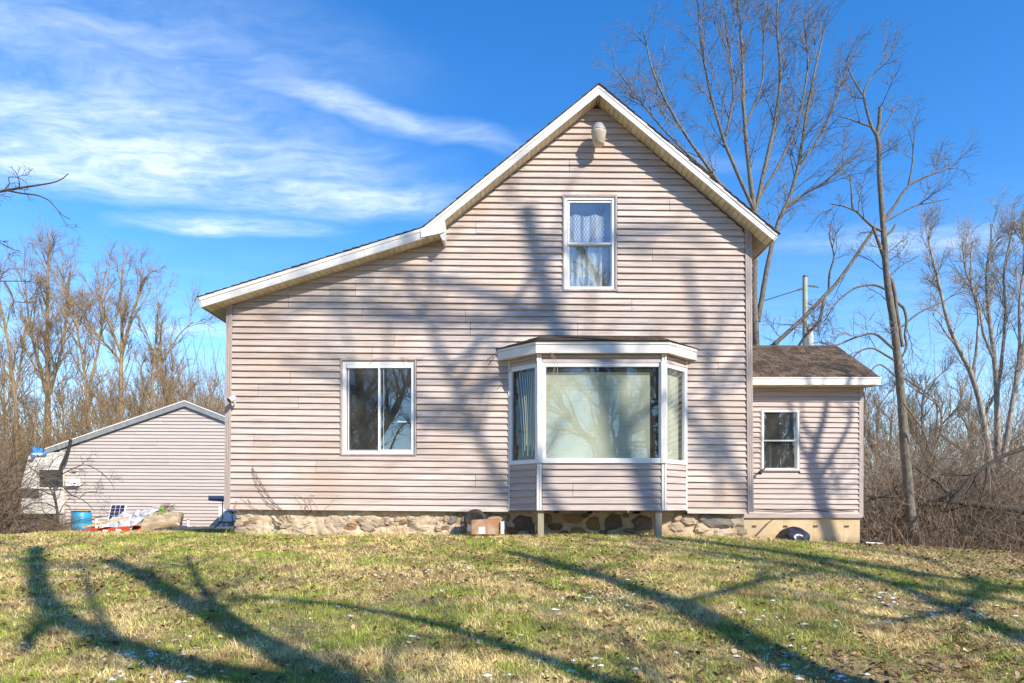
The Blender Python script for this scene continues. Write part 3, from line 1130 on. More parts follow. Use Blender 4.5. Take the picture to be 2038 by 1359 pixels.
# timber legs under the bay
for (p0, p1) in ((1070.5, 1082.5), (1305, 1318)):
    gx = X((p0 + p1) / 2, DB)
    MB().box(X(p0, DB), X(p1, DB), YBAY + .02, YBAY + .11, float(ground(gx, YBAY)) - .1, zb + .012).build('timber_leg', M['wood_grey'], house)

# ---- stone foundation
fx0, fx1 = X(466), X(1484)


def rough_wall(x0, x1, z0, z1, y, nx, nz, amp, name, mat, seed):
    xs, zs_ = np.linspace(x0, x1, nx), np.linspace(z0, z1, nz)
    gx, gz = np.meshgrid(xs, zs_)
    yy = y - amp * vnoise(gx * 7, gz * 9, seed, 5) + amp * .5
    gx2 = gx + .0 * gz
    V = np.stack([gx2, yy, gz], -1).reshape(-1, 3)
    i, j = np.meshgrid(np.arange(nx - 1), np.arange(nz - 1))
    a = (j * nx + i).ravel()
    q = np.stack([a, a + 1, a + 1 + nx, a + nx], -1)
    return link(name, np_mesh(name, V - ORG[house.name], quads=q), mat, house)


rough_wall(fx0, X(905), -.45, .372, .075, 220, 44, .10, 'plastered_foundation', M['plaster'], 5)
rough_wall(X(905), fx1, -.55, .372, .09, 200, 40, .07, 'mortar_bed', M['mortar'], 6)
MB().box(XL + .12, fx1 - .001, .16, YB - .05, -.6, .34).build('foundation_core', M['dark'], house)


def stone_mesh(seed):
    r = random.Random(seed)
    n = 9
    vs = [(0, -1.0, 0)]
    ang = [2 * math.pi * i / n + r.uniform(-.28, .28) for i in range(n)]
    rad = [r.uniform(.72, 1.15) for _ in range(n)]
    for (rr, yy) in ((.66, -.9), (.93, -.55), (1.0, .5)):
        for i in range(n):
            jr = rad[i] * rr * r.uniform(.95, 1.05)
            sq = 1 / max(abs(math.cos(ang[i])), abs(math.sin(ang[i]))) ** .55
            vs.append((math.cos(ang[i]) * jr * sq, yy + r.uniform(-.25, .25), math.sin(ang[i]) * jr * sq))
    fs = [(0, 1 + (i + 1) % n, 1 + i) for i in range(n)]
    for k_ in range(2):
        fs += [(1 + k_ * n + i, 1 + k_ * n + (i + 1) % n, 1 + (k_ + 1) * n + (i + 1) % n, 1 + (k_ + 1) * n + i) for i in range(n)]
    me = bpy.data.meshes.new('stone')
    me.from_pydata(vs, [], fs)
    return me


STM = {k_: [] for k_ in ('stone_pale', 'stone_grey', 'stone_dark', 'stone_rust')}
for k_ in STM:
    for sd in range(4):
        me = stone_mesh(hash(k_) % 97 + sd if False else len(k_) * 7 + sd + ord(k_[-1]))
        me.materials.append(M[k_])
        STM[k_].append(me)


def stone(px, py, wpx, hpx, kind, depth=.05, y=.095, d=10.95, tilt=0.0):
    o = bpy.data.objects.new('stone', random.choice(STM[kind]))
    COL.objects.link(o)
    o.parent = house
    o.location = (X(px, d), y, Z(py, d))
    o.scale = (wpx / 2 * d / F, depth, hpx / 2 * d / F)
    o.rotation_euler = (random.uniform(-.1, .1), tilt + random.uniform(-.12, .12), random.uniform(-.12, .12))
    ORG[o.name] = ORG[house.name]
    return o


for q in ((1427, 1036, 62, 34, 'stone_grey'), (1467, 1034, 34, 34, 'stone_pale'), (1398, 1052, 34, 20, 'stone_pale'), (1372, 1036, 34, 26, 'stone_pale'),
          (1347, 1050, 30, 22, 'stone_pale'), (1440, 1061, 46, 16, 'stone_pale'), (1480, 1058, 20, 18, 'stone_pale'), (1400, 1030, 20, 18, 'stone_grey'), (1350, 1030, 24, 16, 'stone_pale'),
          (1281, 1040, 46, 34, 'stone_dark'), (1223, 1038, 42, 40, 'stone_dark'), (1041, 1040, 46, 34, 'stone_dark'), (1180, 1042, 34, 34, 'stone_rust'),
          (1140, 1032, 48, 20, 'stone_rust'), (1105, 1048, 30, 16, 'stone_dark'), (1150, 1056, 34, 16, 'stone_rust'), (1255, 1056, 30, 14, 'stone_rust'),
          (1090, 1032, 24, 22, 'stone_rust'), (1200, 1060, 20, 12, 'stone_dark'), (1300, 1058, 24, 14, 'stone_dark'), (1060, 1058, 30, 12, 'stone_rust'), (1020, 1056, 28, 16, 'stone_rust'),
          (1125, 1060, 20, 10, 'stone_dark'), (1310, 1034, 18, 22, 'stone_rust'), (1165, 1026, 16, 10, 'stone_dark'), (1246, 1026, 18, 10, 'stone_rust'),
          (899, 1034, 24, 22, 'stone_grey'), (926, 1032, 20, 22, 'stone_grey'), (953, 1034, 26, 24, 'stone_pale'), (985, 1032, 30, 20, 'stone_pale'), (898, 1054, 22, 20, 'stone_pale'),
          (920, 1054, 16, 18, 'stone_grey'), (1002, 1048, 20, 22, 'stone_pale'), (1008, 1030, 16, 16, 'stone_rust'),
          (474, 1029, 14, 10, 'stone_pale'), (474, 1043, 18, 13, 'stone_pale'), (478, 1056, 28, 16, 'stone_pale'), (500, 1048, 24, 18, 'stone_pale')):
    stone(*q, depth=.045)
rs = random.Random(11)
for i in range(22):
    px = rs.uniform(490, 890)
    py = rs.uniform(1030, 1058)
    stone(px, py, rs.uniform(16, 44), rs.uniform(10, 20), rs.choice(('stone_pale', 'stone_pale', 'stone_pale', 'stone_rust')), depth=.035, y=.085)

# ---- right addition
DA = 13.56
YA = DA + CAMY
AX0, AX1 = XR + .0, X(1717, DA)
za0, za1 = Z(1030.5, DA), Z(764, DA)
OA = (0, YA, 0)
pa = 10.16 * DA / F
k = 0
z = Z(1021.5, DA)
wz0, wz1, wx0, wx1 = Z(938, DA), Z(815.5, DA), X(1513, DA), X(1591, DA)
while z < za1:
    z1_ = min(z + pa, za1 + .01)
    zm = (z + z1_) / 2
    x0, x1 = AX0 - .3, X(1709, DA)
    if wz0 < zm < wz1:
        sp = [(x0, wx0), (wx1, x1)]
    else:
        sp = [(x0, x1)]
        if k % 7 == 3:
            xm = rj.uniform(5, 6.6)
            sp = [(x0, xm), (xm, x1)]
    for (a, b) in sp:
        board(OA, UX, NF, a, b, a, b, z, z1_, M['siding_add'], house, sag=.006, uref=AX0)
    z += pa
    k += 1
MB().box(X(1708.5, DA), AX1, YA - .03, YA + .03, za0 + .02, za1).build('corner_post', M['post'], house)
MB().box(AX0 - .9, AX1 - .03, YA - .045, YA + .02, za0, Z(1021.8, DA) - .008).build('base_trim', M['siding_add'], house)
lapped_wall((AX1 - .02, YA + .03, 0), (0, 1, 0), (1, 0, 0), 2.95, za0, za1, 'side_wall')
lapped_wall((AX0, YA + 2.98, 0), (1, 0, 0), (0, 1, 0), AX1 - AX0 - .02, za0, za1, 'rear_wall')
MB().box(AX0, AX1 - .06, YA + 1.6, YA + 1.64, za0, za1).build('inner_wall', M['dark'], house)
MB().box(AX0, AX1 - .06, YA + .05, YA + 1.6, za0 - .02, za0 + .01).build('floor', M['dark'], house)
# poured base with form marks and ties
fo = MB()
ed = [AX0 - .95, X(1560, DA), X(1619, DA), X(1679, DA), X(1711.5, DA)]
for a, b in zip(ed[:-1], ed[1:]):
    fo.box(a + .002, b - .002, YA + .0, YA + .25, -1.0, za0 - .001)
fo_o = fo.build('concrete_base', M['concrete'], house)
MB().box(ed[0], ed[-1] - .01, YA + .006, YA + 3.0, -1.0, za0 - .004).build('concrete_core', M['concrete'], house)
for px in (1501, 1563, 1623, 1685):
    MB().box(X(px - 4, DA), X(px + 4, DA), YA - .012, YA + .02, Z(1049, DA), Z(1045.5, DA)).build('form_tie', M['rust'], fo_o)
# window of the addition
aw = MB().frame(wx0 - .002, wx1 + .002, wz0, wz1, .02, YA - .03, YA + .02).build('window', M['post'], house)
tag(aw, 'small white double hung window of the right addition')
MB().frame(X(1515.5, DA), X(1589, DA), Z(936, DA), Z(817, DA), .03, YA - .036, YA + .05).build('window_frame', M['vinyl'], aw)
MB().frame(X(1517.5, DA), X(1587, DA), Z(878, DA), Z(818.5, DA), .026, YA - .012, YA + .02).build('sash', M['vinyl'], aw)
MB().frame(X(1518, DA), X(1586, DA), Z(934.5, DA), Z(875, DA), .032, YA + .024, YA + .055).build('sash', M['vinyl'], aw)
pane(OA, UX, NF, X(1520, DA), X(1585, DA), -.004, Z(876, DA), Z(820.5, DA), M['glass'], aw)
pane(OA, UX, NF, X(1520, DA), X(1584, DA), -.04, Z(932, DA), Z(877, DA), M['glass'], aw)
curtain(X(1518, DA), X(1540, DA), Z(934, DA), Z(880, DA), YA + .16, 'reflection_fold', M['blue_grey'], aw, amp=.03, fq=22, nx=20)  # bluish fold standing in for sky reflected in the lower sash
curtain(X(1571, DA), X(1588, DA), Z(878, DA), Z(822, DA), YA + .16, 'reflection_fold', M['blue_grey'], aw, amp=.03, fq=26, nx=20)  # same stand-in for reflected sky, right side of the upper sash
fl_ = I(1515, 936, DA - .1)
fm = MB()
fm.tube([I(1522, 932, DA - .03), I(1519, 935, DA - .08), fl_], .018, 6)
fm.lathe(I(1513.5, 939, DA - .12), [(-.03, .02), (.0, .035), (.05, .04)], 10, (-.5, -.6, -.55), (0.74, -.67, 0))
fm.build('motion_sensor', M['black'], house)
# addition roof
DE = DA - .30
ye, yr_ = DE + CAMY, 15.04 + CAMY
zE, zR = Z(750.5, DE), Z(689, 15.04)
xr1 = X(1752, DE)
rp = MB()
rp.add([(XR, ye, zE - .01), (xr1, ye, zE - .01), (xr1, yr_, zR - .01), (XR, yr_, zR - .01), (XR, 2 * yr_ - ye, zE - .01), (xr1, 2 * yr_ - ye, zE - .01),
        (XR, ye, zE - .12), (xr1 - .01, ye, zE - .12), (xr1 - .01, 2 * yr_ - ye, zE - .12), (XR, 2 * yr_ - ye, zE - .12)],
       [(0, 1, 2, 3), (3, 2, 5, 4), (6, 9, 8, 7), (0, 6, 7, 1), (1, 7, 8, 5, 2), (4, 5, 8, 9)])
rp_o = rp.build('addition_roof', M['soffit2'], house)
MB().box(XR - .03, xr1 + .002, ye - .022, ye - .001, Z(766, DE), zE - .035).build('fascia', M['white'], rp_o)
MB().box(XR - .03, xr1 + .006, ye - .034, ye - .001, zE - .032, zE - .004).build('drip_edge', M['white'], rp_o)
MB().box(XR - .03, xr1 - .004, ye + .002, YA + .0, Z(766, DE) + .004, Z(766, DE) + .016).build('soffit', M['soffit'], rp_o)
slope = np.array([0, yr_ - ye, zR - zE])
Ls = np.linalg.norm(slope)
slope /= Ls
nrm = np.array([0, -slope[2], slope[1]])
SHM = []
for i in range(5):
    wv_ = (.135, .15, .165, .18, .20)[i]
    m = MB()
    th = .008 + .003 * (i % 3)
    m.hexa([(0, 0, 0), (wv_ - .004, 0, 0), (wv_ - .004, .19, 0), (0, .19, 0), (0.006, 0, th), (wv_ - .010, 0, th), (wv_ - .004, .19, .004), (0, .19, .004)])
    me = bpy.data.meshes.new('shingle')
    me.from_pydata(m.v, [], m.f)
    me.materials.append(M['shingle'])
    SHM.append((wv_, me))
ang_ = math.atan2(slope[2], slope[1])
s = -.03
cnt = 0
while s < Ls - .05:
    x = XR - .03 - random.uniform(0, .12)
    while x < xr1 + .005:
        wv_, me = random.choice(SHM)
        if x + wv_ > xr1 + .03:
            wv_, me = SHM[0]
        fit = min(1.0, (xr1 + .006 - x) / wv_)
        if fit < .25:
            break
        o = bpy.data.objects.new('shingle', me)
        COL.objects.link(o)
        o.parent = rp_o
        o.location = (x, ye + slope[1] * s + nrm[1] * .004, zE + slope[2] * s + nrm[2] * (.004 + random.uniform(0, .003)))
        o.rotation_euler = (ang_ + .02, 0, random.uniform(-.006, .006))
        o.scale = (fit, 1, 1)
        ORG[o.name] = ORG[house.name]
        x += wv_
        cnt += 1
    s += .145
rc = MB()
rc.prism([(XR, yr_ - .1, zR - .045), (XR, yr_, zR + .022), (XR, yr_ + .1, zR - .045)], (xr1 - XR, 0, 0)).build('ridge_cap', M['shingle_dark'], rp_o)

# ------------------------------------------------------------------ garage
DG = 20.3
YG = DG + CAMY
gx0, gx1 = X(126, DG), X(600, DG)
gbz = Z(1047, DG)
garage = thing('garage', 'low detached garage with pale siding and grey gable roof edge beyond the house', 'garage', ((gx0 + gx1) / 2, YG, gbz))
gap = (X(368, DG), Z(805, DG))
gl_ = (gx0, Z(893, DG))
gr_ = (gx1, Z(898, DG))
pg = 6.79 * DG / F
z = gbz
k = 0
while z < gap[1] - .02:
    z1_ = min(z + pg, gap[1])

    def xl(zz):
        return gx0 if zz < gl_[1] else lin(zz, gl_[1], gap[1], gl_[0], gap[0])

    def xr(zz):
        return gx1 if zz < gr_[1] else lin(zz, gr_[1], gap[1], gr_[0], gap[0])
    b0, b1, t0, t1 = xl(z), xr(z), xl(z1_), xr(z1_)
    jx = X(rj.uniform(180, 420), DG)
    if k % 2 == 0:
        jx_k = jx
    if b0 + .4 < jx_k < b1 - .4 and t0 + .3 < jx_k < t1 - .3:
        board((0, YG, 0), UX, NF, b0, jx_k, t0, jx_k, z, z1_, M['siding_gar'], garage, sag=.006, uref=gx0)
        board((0, YG, 0), UX, NF, jx_k, b1, jx_k, t1, z, z1_, M['siding_gar'], garage, sag=.006, uref=gx0)
    else:
        board((0, YG, 0), UX, NF, b0, b1, t0, t1, z, z1_, M['siding_gar'], garage, sag=.006, uref=gx0)
    z += pg
    k += 1
MB().box(gx0 - .09, gx0 + .06, YG - .03, YG + .1, gbz, gl_[1]).build('corner_post', M['siding_gar'], garage)
DGF = DG - .07
yg1 = YG + 7.0
gpt = [(X(91, DGF), Z(893, DGF)), (X(368, DGF), Z(797.5, DGF)), (X(612, DGF), Z(893, DGF))]
for (a, b) in ((gpt[0], gpt[1]), (gpt[2], gpt[1])):
    dv = np.array([b[0] - a[0], 0, b[1] - a[1]])
    m = MB()
    m.hexa([(a[0], DGF + CAMY + .003, a[1] - .1), (b[0], DGF + CAMY + .003, b[1] - .1), (b[0], yg1 + .3, b[1] - .1), (a[0], yg1 + .3, a[1] - .1),
            (a[0], DGF + CAMY + .003, a[1]), (b[0], DGF + CAMY + .003, b[1]), (b[0], yg1 + .3, b[1]), (a[0], yg1 + .3, a[1])])
    m.build('roof_slope', M['shingle_dark'], garage)
    m = MB()
    m.hexa([(a[0], DGF + CAMY - .03, a[1] - .155), (b[0], DGF + CAMY - .03, b[1] - .165), (b[0], DGF + CAMY, b[1] - .165), (a[0], DGF + CAMY, a[1] - .155),
            (a[0], DGF + CAMY - .03, a[1] - .026), (b[0], DGF + CAMY - .03, b[1] - .026), (b[0], DGF + CAMY, b[1] - .026), (a[0], DGF + CAMY, a[1] - .026)])
    m.build('rake_board', M['grey_metal'], garage)
    m = MB()
    m.hexa([(a[0], DGF + CAMY - .045, a[1] - .022), (b[0], DGF + CAMY - .045, b[1] - .022), (b[0], DGF + CAMY, b[1] - .022), (a[0], DGF + CAMY, a[1] - .022),
            (a[0], DGF + CAMY - .045, a[1] + .012), (b[0], DGF + CAMY - .045, b[1] + .012), (b[0], DGF + CAMY, b[1] + .012), (a[0], DGF + CAMY, a[1] + .012)])
    m.build('roof_edge', M['white'], garage)
m = MB()
m.box(gx0, gx0 + .05, YG + .1, yg1, gbz, gl_[1])
m.box(gx1 - .05, gx1, YG + .1, yg1, gbz, gr_[1])
m.box(gx0, gx1, yg1, yg1 + .05, gbz, gl_[1])
m.build('side_wall', M['siding_gar'], garage)
MB().box(gx0, gx1, YG + .03, yg1, gbz - .5, gbz - .003).build('slab', M['concrete'], garage)
mb_ = MB().box(X(136, DG), X(160, DG), YG - .14, YG - .02, Z(967, DG), Z(953, DG)).build('meter_box', M['tank'], garage)
MB().box(X(152, DG), X(157, DG), YG - .146, YG - .139, Z(963, DG), Z(961, DG)).build('latch', M['black'], mb_)
# illegible dark house number on the siding: hand-drawn strokes
nb_ = MB()
for px, strokes in ((139.5, [((0, 0), (3, 0)), ((3, 0), (1.2, 5))]), (143.5, [((0, 0), (2.6, 0)), ((2.6, 0), (2.4, 2.2)), ((2.4, 2.2), (0, 5)), ((0, 5), (2.8, 5))]),
                    (147.3, [((0, 0), (2.4, 0)), ((2.4, 0), (2.4, 5)), ((2.4, 5), (0, 5)), ((0, 5), (0, 0)), ((0, 2.4), (2.4, 2.4))]), (150.8, [((0, 0), (0, 5)), ((0, 0), (2, 0))])):
    for (a, b) in strokes:
        p, q = I(px + a[0], 939.5 + a[1], DG), I(px + b[0], 939.5 + b[1], DG)
        p[1] = q[1] = YG - .022
        if np.linalg.norm(q - p) > .01:
            nb_.beam(p, q, .006, .013, (0, 1, 0))
nb_.build('house_number', M['black'], garage)
# low white posts and a board along the garage foot
for (px, pt, pb) in ((375, 1034, 1050), (192, 1030, 1052)):
    t = thing('stake', 'short white stake standing against the garage wall' + (' beside the red sled' if px < 300 else ' right of the hollow log'), 'stake', I(px, pb, DG - .4))
    MB().box(X(px - 1.5, DG - .4), X(px + 1.5, DG - .4), YG - .43, YG - .37, Z(pb + 6, DG - .4), Z(pt, DG - .4)).build('stake_shaft', M['white'], t)
    MB().box(X(px - 2, DG - .4), X(px + 2, DG - .4), YG - .44, YG - .36, Z(pt, DG - .4), Z(pt - 1.2, DG - .4)).build('stake_cap', M['grey_metal'], t)

# flexible drain hose hanging from the eave
t = thing('drain_hose', 'black corrugated hose hanging from the garage eave in front of the camper', 'hose', I(117, 960, 19.7))
pts = [I(*q, 19.95) for q in ((141, 874), (139, 885), (136, 898), (129, 913), (122, 928), (118, 943), (116, 958))]
m = MB()
pp = np.array(pts)
tt = np.linspace(0, len(pp) - 1, 60)
pp = np.stack([np.interp(tt, np.arange(len(pp)), pp[:, i]) for i in range(3)], -1)
rr = np.where(np.arange(60) % 2 == 0, .052, .042)
m.tube(pp, rr, 8)
m.build('hose_tube', M['cable'], t)

# camper
DC = 20.22
YC = DC + CAMY
camper = thing('camper', 'old white camper trailer standing half hidden behind the garage and bushes', 'camper', I(85, 1050, DC))
m = MB()
prof = [(41, 1022), (41, 976), (46, 950), (57, 908), (64, 902), (125, 899), (125.4, 899), (125.4, 1022)]
m.prism([tuple(I(px, py, DC)) for px, py in prof], (0, 5.5, 0))
body = m.build('body', M['camper'], camper)
MB().box(X(80, DC), X(125, DC), YC - .03, YC - .004, Z(968, DC), Z(936, DC)).build('front_window', M['glass_mesh'], camper)
MB().box(X(79, DC), X(125.2, DC), YC - .004, YC + .05, Z(969, DC), Z(935, DC)).build('window_recess', M['black'], camper)
MB().box(X(42.5, DC), X(78, DC), YC - .03, YC - .002, Z(990, DC), Z(976, DC)).build('lower_window', M['blue_grey'], camper)
MB().box(X(41, DC), X(125.5, DC), YC - .05, YC - .004, Z(973, DC), Z(970, DC)).build('trim_rail', M['white'], camper)
MB().box(X(58, DC), X(66, DC), YC - .05, YC - .004, Z(917, DC), Z(914, DC)).build('marker_light', M['rust'], camper)
MB().box(X(48, DC), X(125, DC), YC + .2, YC + 4.5, Z(1050, DC), Z(1022, DC) - .002).build('chassis', M['black'], camper)
for yy in (1.5, 3.0):
    MB().lathe((X(60, DC), YC + yy, Z(1040, DC)), [(-.1, .1), (-.1, .3), (.1, .3), (.1, .1)], 16, (1, 0, 0), (0, 1, 0)).build('wheel', M['rubber'], camper)


def crumple_sheet(poly_fn, nu, nv, name, mat, parent=None, amp=.05, seed=1, smooth=True, fq=9):
    u, v = np.meshgrid(np.linspace(0, 1, nu), np.linspace(0, 1, nv))
    P = poly_fn(u, v)
    nz = vnoise(u * fq, v * fq, seed, 4) - .5
    nz2 = vnoise(u * fq + 50, v * fq, seed + 1, 4) - .5
    P[..., 2] += amp * nz * 2
    P[..., 1] += amp * nz2 * 2
    V = P.reshape(-1, 3)
    if parent is not None:
        V = V - ORG[parent.name]
    i, j = np.meshgrid(np.arange(nu - 1), np.arange(nv - 1))
    a = (j * nu + i).ravel()
    q = np.stack([a, a + 1, a + 1 + nu, a + nu], -1)
    return link(name, np_mesh(name, V, quads=q, smooth=smooth), mat, parent)


def corners(c00, c10, c11, c01):
    c00, c10, c11, c01 = (np.array(c, float) for c in (c00, c10, c11, c01))
    return lambda u, v: (c00 * (1 - u[..., None]) * (1 - v[..., None]) + c10 * u[..., None] * (1 - v[..., None]) + c11 * u[..., None] * v[..., None] + c01 * (1 - u[..., None]) * v[..., None])


o = crumple_sheet(corners(I(62, 908, DC - .06), I(93, 905, DC - .06), I(93, 896, DC + .5), I(66, 890, DC + .5)), 26, 18, 'blue_tarpaulin', M['tarp_blue'], amp=.09, seed=4)
tag(o, 'crumpled blue tarpaulin lying on the camper roof', 'tarp')

# barrel with scraps on top
DD = 18.6
bz = float(ground(X(162, DD), DD + CAMY))
barrel = thing('barrel', 'bright blue plastic drum standing in front of the garage', 'barrel', (X(162, DD), DD + CAMY, bz))
bc = np.array([X(162, DD), DD + CAMY, bz])
top = Z(1019, DD) - bz
MB().lathe(bc, [(0, .22), (.02, .235), (top * .3, .248), (top * .32, .252), (top * .34, .248), (top * .66, .248), (top * .68, .252), (top * .70, .248), (top - .05, .243), (top - .02, .225), (top, .222), (top, .18)], 24).build('drum', M['barrel'], barrel, True)
o = MB().lathe(bc + np.array([0, 0, top + .002]), [(0, .225), (.012, .235), (.03, .235), (.034, .2)], 18).build('rusty_scrap', M['rust'])
tag(o, 'rusty brown scrap lying flat on the blue drum', 'scrap')
o = MB().beam(bc + np.array([.02, -.1, top + .045]), bc + np.array([.26, -.05, top + .042]), .07, .02).build('wood_scrap', M['wood_pale'])
tag(o, 'short pale wood scrap on top of the blue drum', 'wood scrap')

# solar panel leaning
DP = 19.2
sp_o = thing('solar_panel', 'small framed solar panel leaning against the garage wall', 'solar panel', I(225, 1050, DP))
p00, p10, p11, p01 = I(212, 1048, DP), I(243, 1048, DP), I(252, 1004, DP + .35), I(221, 1004, DP + .35)
uu, vv = (p10 - p00), (p01 - p00)
nn = np.cross(uu, vv)
nn /= np.linalg.norm(nn)
MB().prism([p00, p10, p11, p01], -nn * .03).build('frame', M['white'], sp_o)
for i in range(3):
    for j in range(6):
        a0, a1 = .06 + i * .30, .06 + i * .30 + .27
        b0_, b1_ = .04 + j * .157, .04 + j * .157 + .142
        q = [p00 + uu * a + vv * b + nn * .004 for a, b in ((a0, b0_), (a1, b0_), (a1, b1_), (a0, b1_))]
        MB().prism(q, nn * .003).build('cell', M['cell'], sp_o)

# silver tarp, pole, sled, log with plant, dark sheet
o = crumple_sheet(corners(I(190, 1057, 16.9), I(262, 1053.5, 16.7), I(320, 1011, 17.1), I(246, 1018, 17.7)), 50, 36, 'silver_tarpaulin', M['tarp_silver'], amp=.13, seed=8, fq=7)
tag(o, 'crumpled silver tarpaulin draped between solar panel and hollow log', 'tarp')
o = MB().beam(I(163, 1049.5, 16.3), I(256, 1029, 16.5), .045, .045).build('wooden_pole', M['wood_pale'])
tag(o, 'pale straight wooden pole resting across the silver tarp', 'pole')
DS = 16.6
sled = thing('sled', 'bright red plastic sled lying on the grass by the blue drum', 'sled', I(205, 1060, DS))
m = MB()
nseg = 20
top_l, bot_l = [], []
for i in range(nseg + 1):
    u = i / nseg
    px = 153 + u * 103
    py = 1059 - 6.5 * u - 1.5 * math.sin(u * 3.14)
    a = I(px, py - 4.5 + .8 * math.sin(u * 19), DS)
    b = I(px, py + 2.2 + .8 * math.sin(u * 15), DS - .05)
    top_l.append(a)
    bot_l.append(b)
vs = []
for a, b in zip(top_l, bot_l):
    vs += [a, b, b + np.array([0, .04, 0]), a + np.array([0, .04, 0]), b + np.array([0, .55, .01]), a + np.array([0, .55, .0])]
fs = []
for i in range(nseg):
    p, q = i * 6, i * 6 + 6
    fs += [(p, p + 1, q + 1, q), (p + 1, p + 2, q + 2, q + 1), (p + 2, p + 3, q + 3, q + 2), (p + 3, p, q, q + 3), (p + 2, p + 4, q + 4, q + 2), (p + 4, p + 5, q + 5, q + 4)]
m.add(vs, fs).build('sled_shell', M['sled'], sled)
for i, u in enumerate((.22, .38, .55, .8)):
    a = I(153 + u * 103, 1059 - 6.5 * u + 1.2, DS - .055)
    MB().beam(a - np.array([.06, 0, -.012]), a + np.array([.06, 0, .0]), .012, .045).build('snow_clump', M['snow'], sled)
DL = 18.5
log = thing('hollow_log', 'weathered hollow log lying on its side in front of the garage', 'log', I(305, 1056, DL))
a, b = I(256, 1050, DL - .1), I(356, 1037, DL + .1)
nl_ = 14
vs, fs = [], []
ns = 16
for k_ in range(nl_ + 1):
    u = k_ / nl_
    c = a * (1 - u) + b * u
    for i in range(ns):
        an = 2 * math.pi * i / ns
        r = .31 * (1 + .16 * math.sin(an * 3 + u * 5) + .1 * math.sin(an * 5 - u * 9)) * (.75 + .3 * math.sin(u * 2.6 + .3))
        vs.append(c + np.array([.03 * math.sin(an * 2), math.cos(an) * r, math.sin(an) * r * .95]))
for k_ in range(nl_):
    for i in range(ns):
        fs.append((k_ * ns + i, k_ * ns + (i + 1) % ns, (k_ + 1) * ns + (i + 1) % ns, (k_ + 1) * ns + i))
fs.append(tuple(range(ns - 1, -1, -1)))
fs.append(tuple(range(nl_ * ns, nl_ * ns + ns)))
MB().add(vs, fs).build('log_body', M['log'], log, True)
gp = thing('leafy_plant', 'small fresh green plant sprouting on top of the hollow log', 'plant', I(322, 1022, DL))
rl = random.Random(4)
for i in range(60):
    c = I(rl.gauss(322, 8), rl.gauss(1016, 4.5), DL + rl.uniform(-.15, .15))
    dv = np.array([rl.gauss(0, 1), rl.gauss(0, 1), rl.gauss(.4, .7)])
    dv /= np.linalg.norm(dv)
    sd = np.cross(dv, (rl.gauss(0, 1), rl.gauss(0, 1), .3))
    sd /= np.linalg.norm(sd)
    L = rl.uniform(.05, .09)
    nrm_ = np.cross(dv, sd)
    MB().add([c, c + dv * L * .5 + sd * L * .3 + nrm_ * .01, c + dv * L, c + dv * L * .5 - sd * L * .3 + nrm_ * .01, c + dv * L * .5], [(0, 1, 4), (1, 2, 4), (2, 3, 4), (3, 0, 4)]).build('leaf', M['leaf_green'], gp)
tw_ = Tubes()
for i in range(16):
    c = I(rl.uniform(300, 330), 1026, DL)
    p = [c + np.array([rl.uniform(.1, .5) * q + .1 * math.sin(q * 3), 0, rl.uniform(.2, .36) * math.sin(q * 2.4)]) for q in np.linspace(0, 1, 6)]
    tw_.add(p, np.linspace(.006, .003, 6), 3)
tw_.build('stem', M['vine'], gp)
o = crumple_sheet(corners(I(262, 1060.5, 15.2), I(464, 1058, 13.4), I(466, 1047, 16.2), I(330, 1050, 17.0)), 60, 20, 'plastic_sheet', M['sheet_black'], amp=.05, seed=12, fq=12)
tag(o, 'dark plastic sheet spread over the ground between log and house corner', 'plastic sheet')
# white pipe end near the log
pv = MB()
pv.tube([I(352, 1041, 17.6), I(358, 1046, 17.6), I(372, 1048, 17.6)], .02, 6)
tag(pv.build('white_pipe', M['white']), 'bent white pipe between the hollow log and the white stake', 'pipe')
# satellite dish on bent legs
DT = 14.2
dish = thing('satellite_dish', 'flat dark satellite dish on a bent black stand beside the house corner', 'satellite dish', I(445, 1050, DT))
m = MB()
m.hexa([I(414.5, 996.5, DT), I(462, 999.5, DT), I(462, 999.5, DT + .32) + np.array([0, 0, .06]), I(414.5, 996, DT + .32) + np.array([0, 0, .06]),
        I(414.5, 992, DT), I(462, 992.3, DT), I(462, 992, DT + .32) + np.array([0, 0, .06]), I(414.5, 992, DT + .32) + np.array([0, 0, .06])])
m.build('dish_panel', M['dish'], dish)
m = MB()
m.tube([I(443, 997, DT + .12), I(443, 1012, DT + .12), I(443, 1030, DT + .12), I(441.5, 1036, DT + .1), I(432, 1046, DT - .1), I(427, 1050.5, DT - .2)], .011, 6)
m.tube([I(461.5, 1017, DT + .3), I(462, 1030, DT + .25), I(464, 1038, DT + .1), I(472, 1043, DT)], .011, 6)
m.tube([I(435, 1039, DT), I(468, 1038.5, DT + .2)], .011, 6)
m.tube([I(443, 1019, DT + .12), I(456, 1018, DT + .2), I(462, 1015, DT + .3)], .007, 5)
m.build('stand', M['cable'], dish)
# white cabinet behind it
DQ = 19.6
cab = thing('utility_cabinet', 'white metal utility cabinet behind the satellite dish', 'cabinet', I(452, 1048, DQ))
MB().box(X(435, DQ), X(480, DQ), DQ + CAMY, DQ + CAMY + .5, Z(1038, DQ), Z(1008, DQ)).build('cabinet_body', M['tank'], cab)
MB().box(X(437, DQ), X(478, DQ), DQ + CAMY + .02, DQ + CAMY + .48, Z(1041, DQ), Z(1038.1, DQ)).build('cabinet_shelf', M['wood_grey'], cab)
for px in (438, 448, 468):
    MB().box(X(px, DQ), X(px + 5, DQ), DQ + CAMY + .02, DQ + CAMY + .1, Z(1054, DQ), Z(1041.1, DQ)).build('foot', M['tank'], cab)

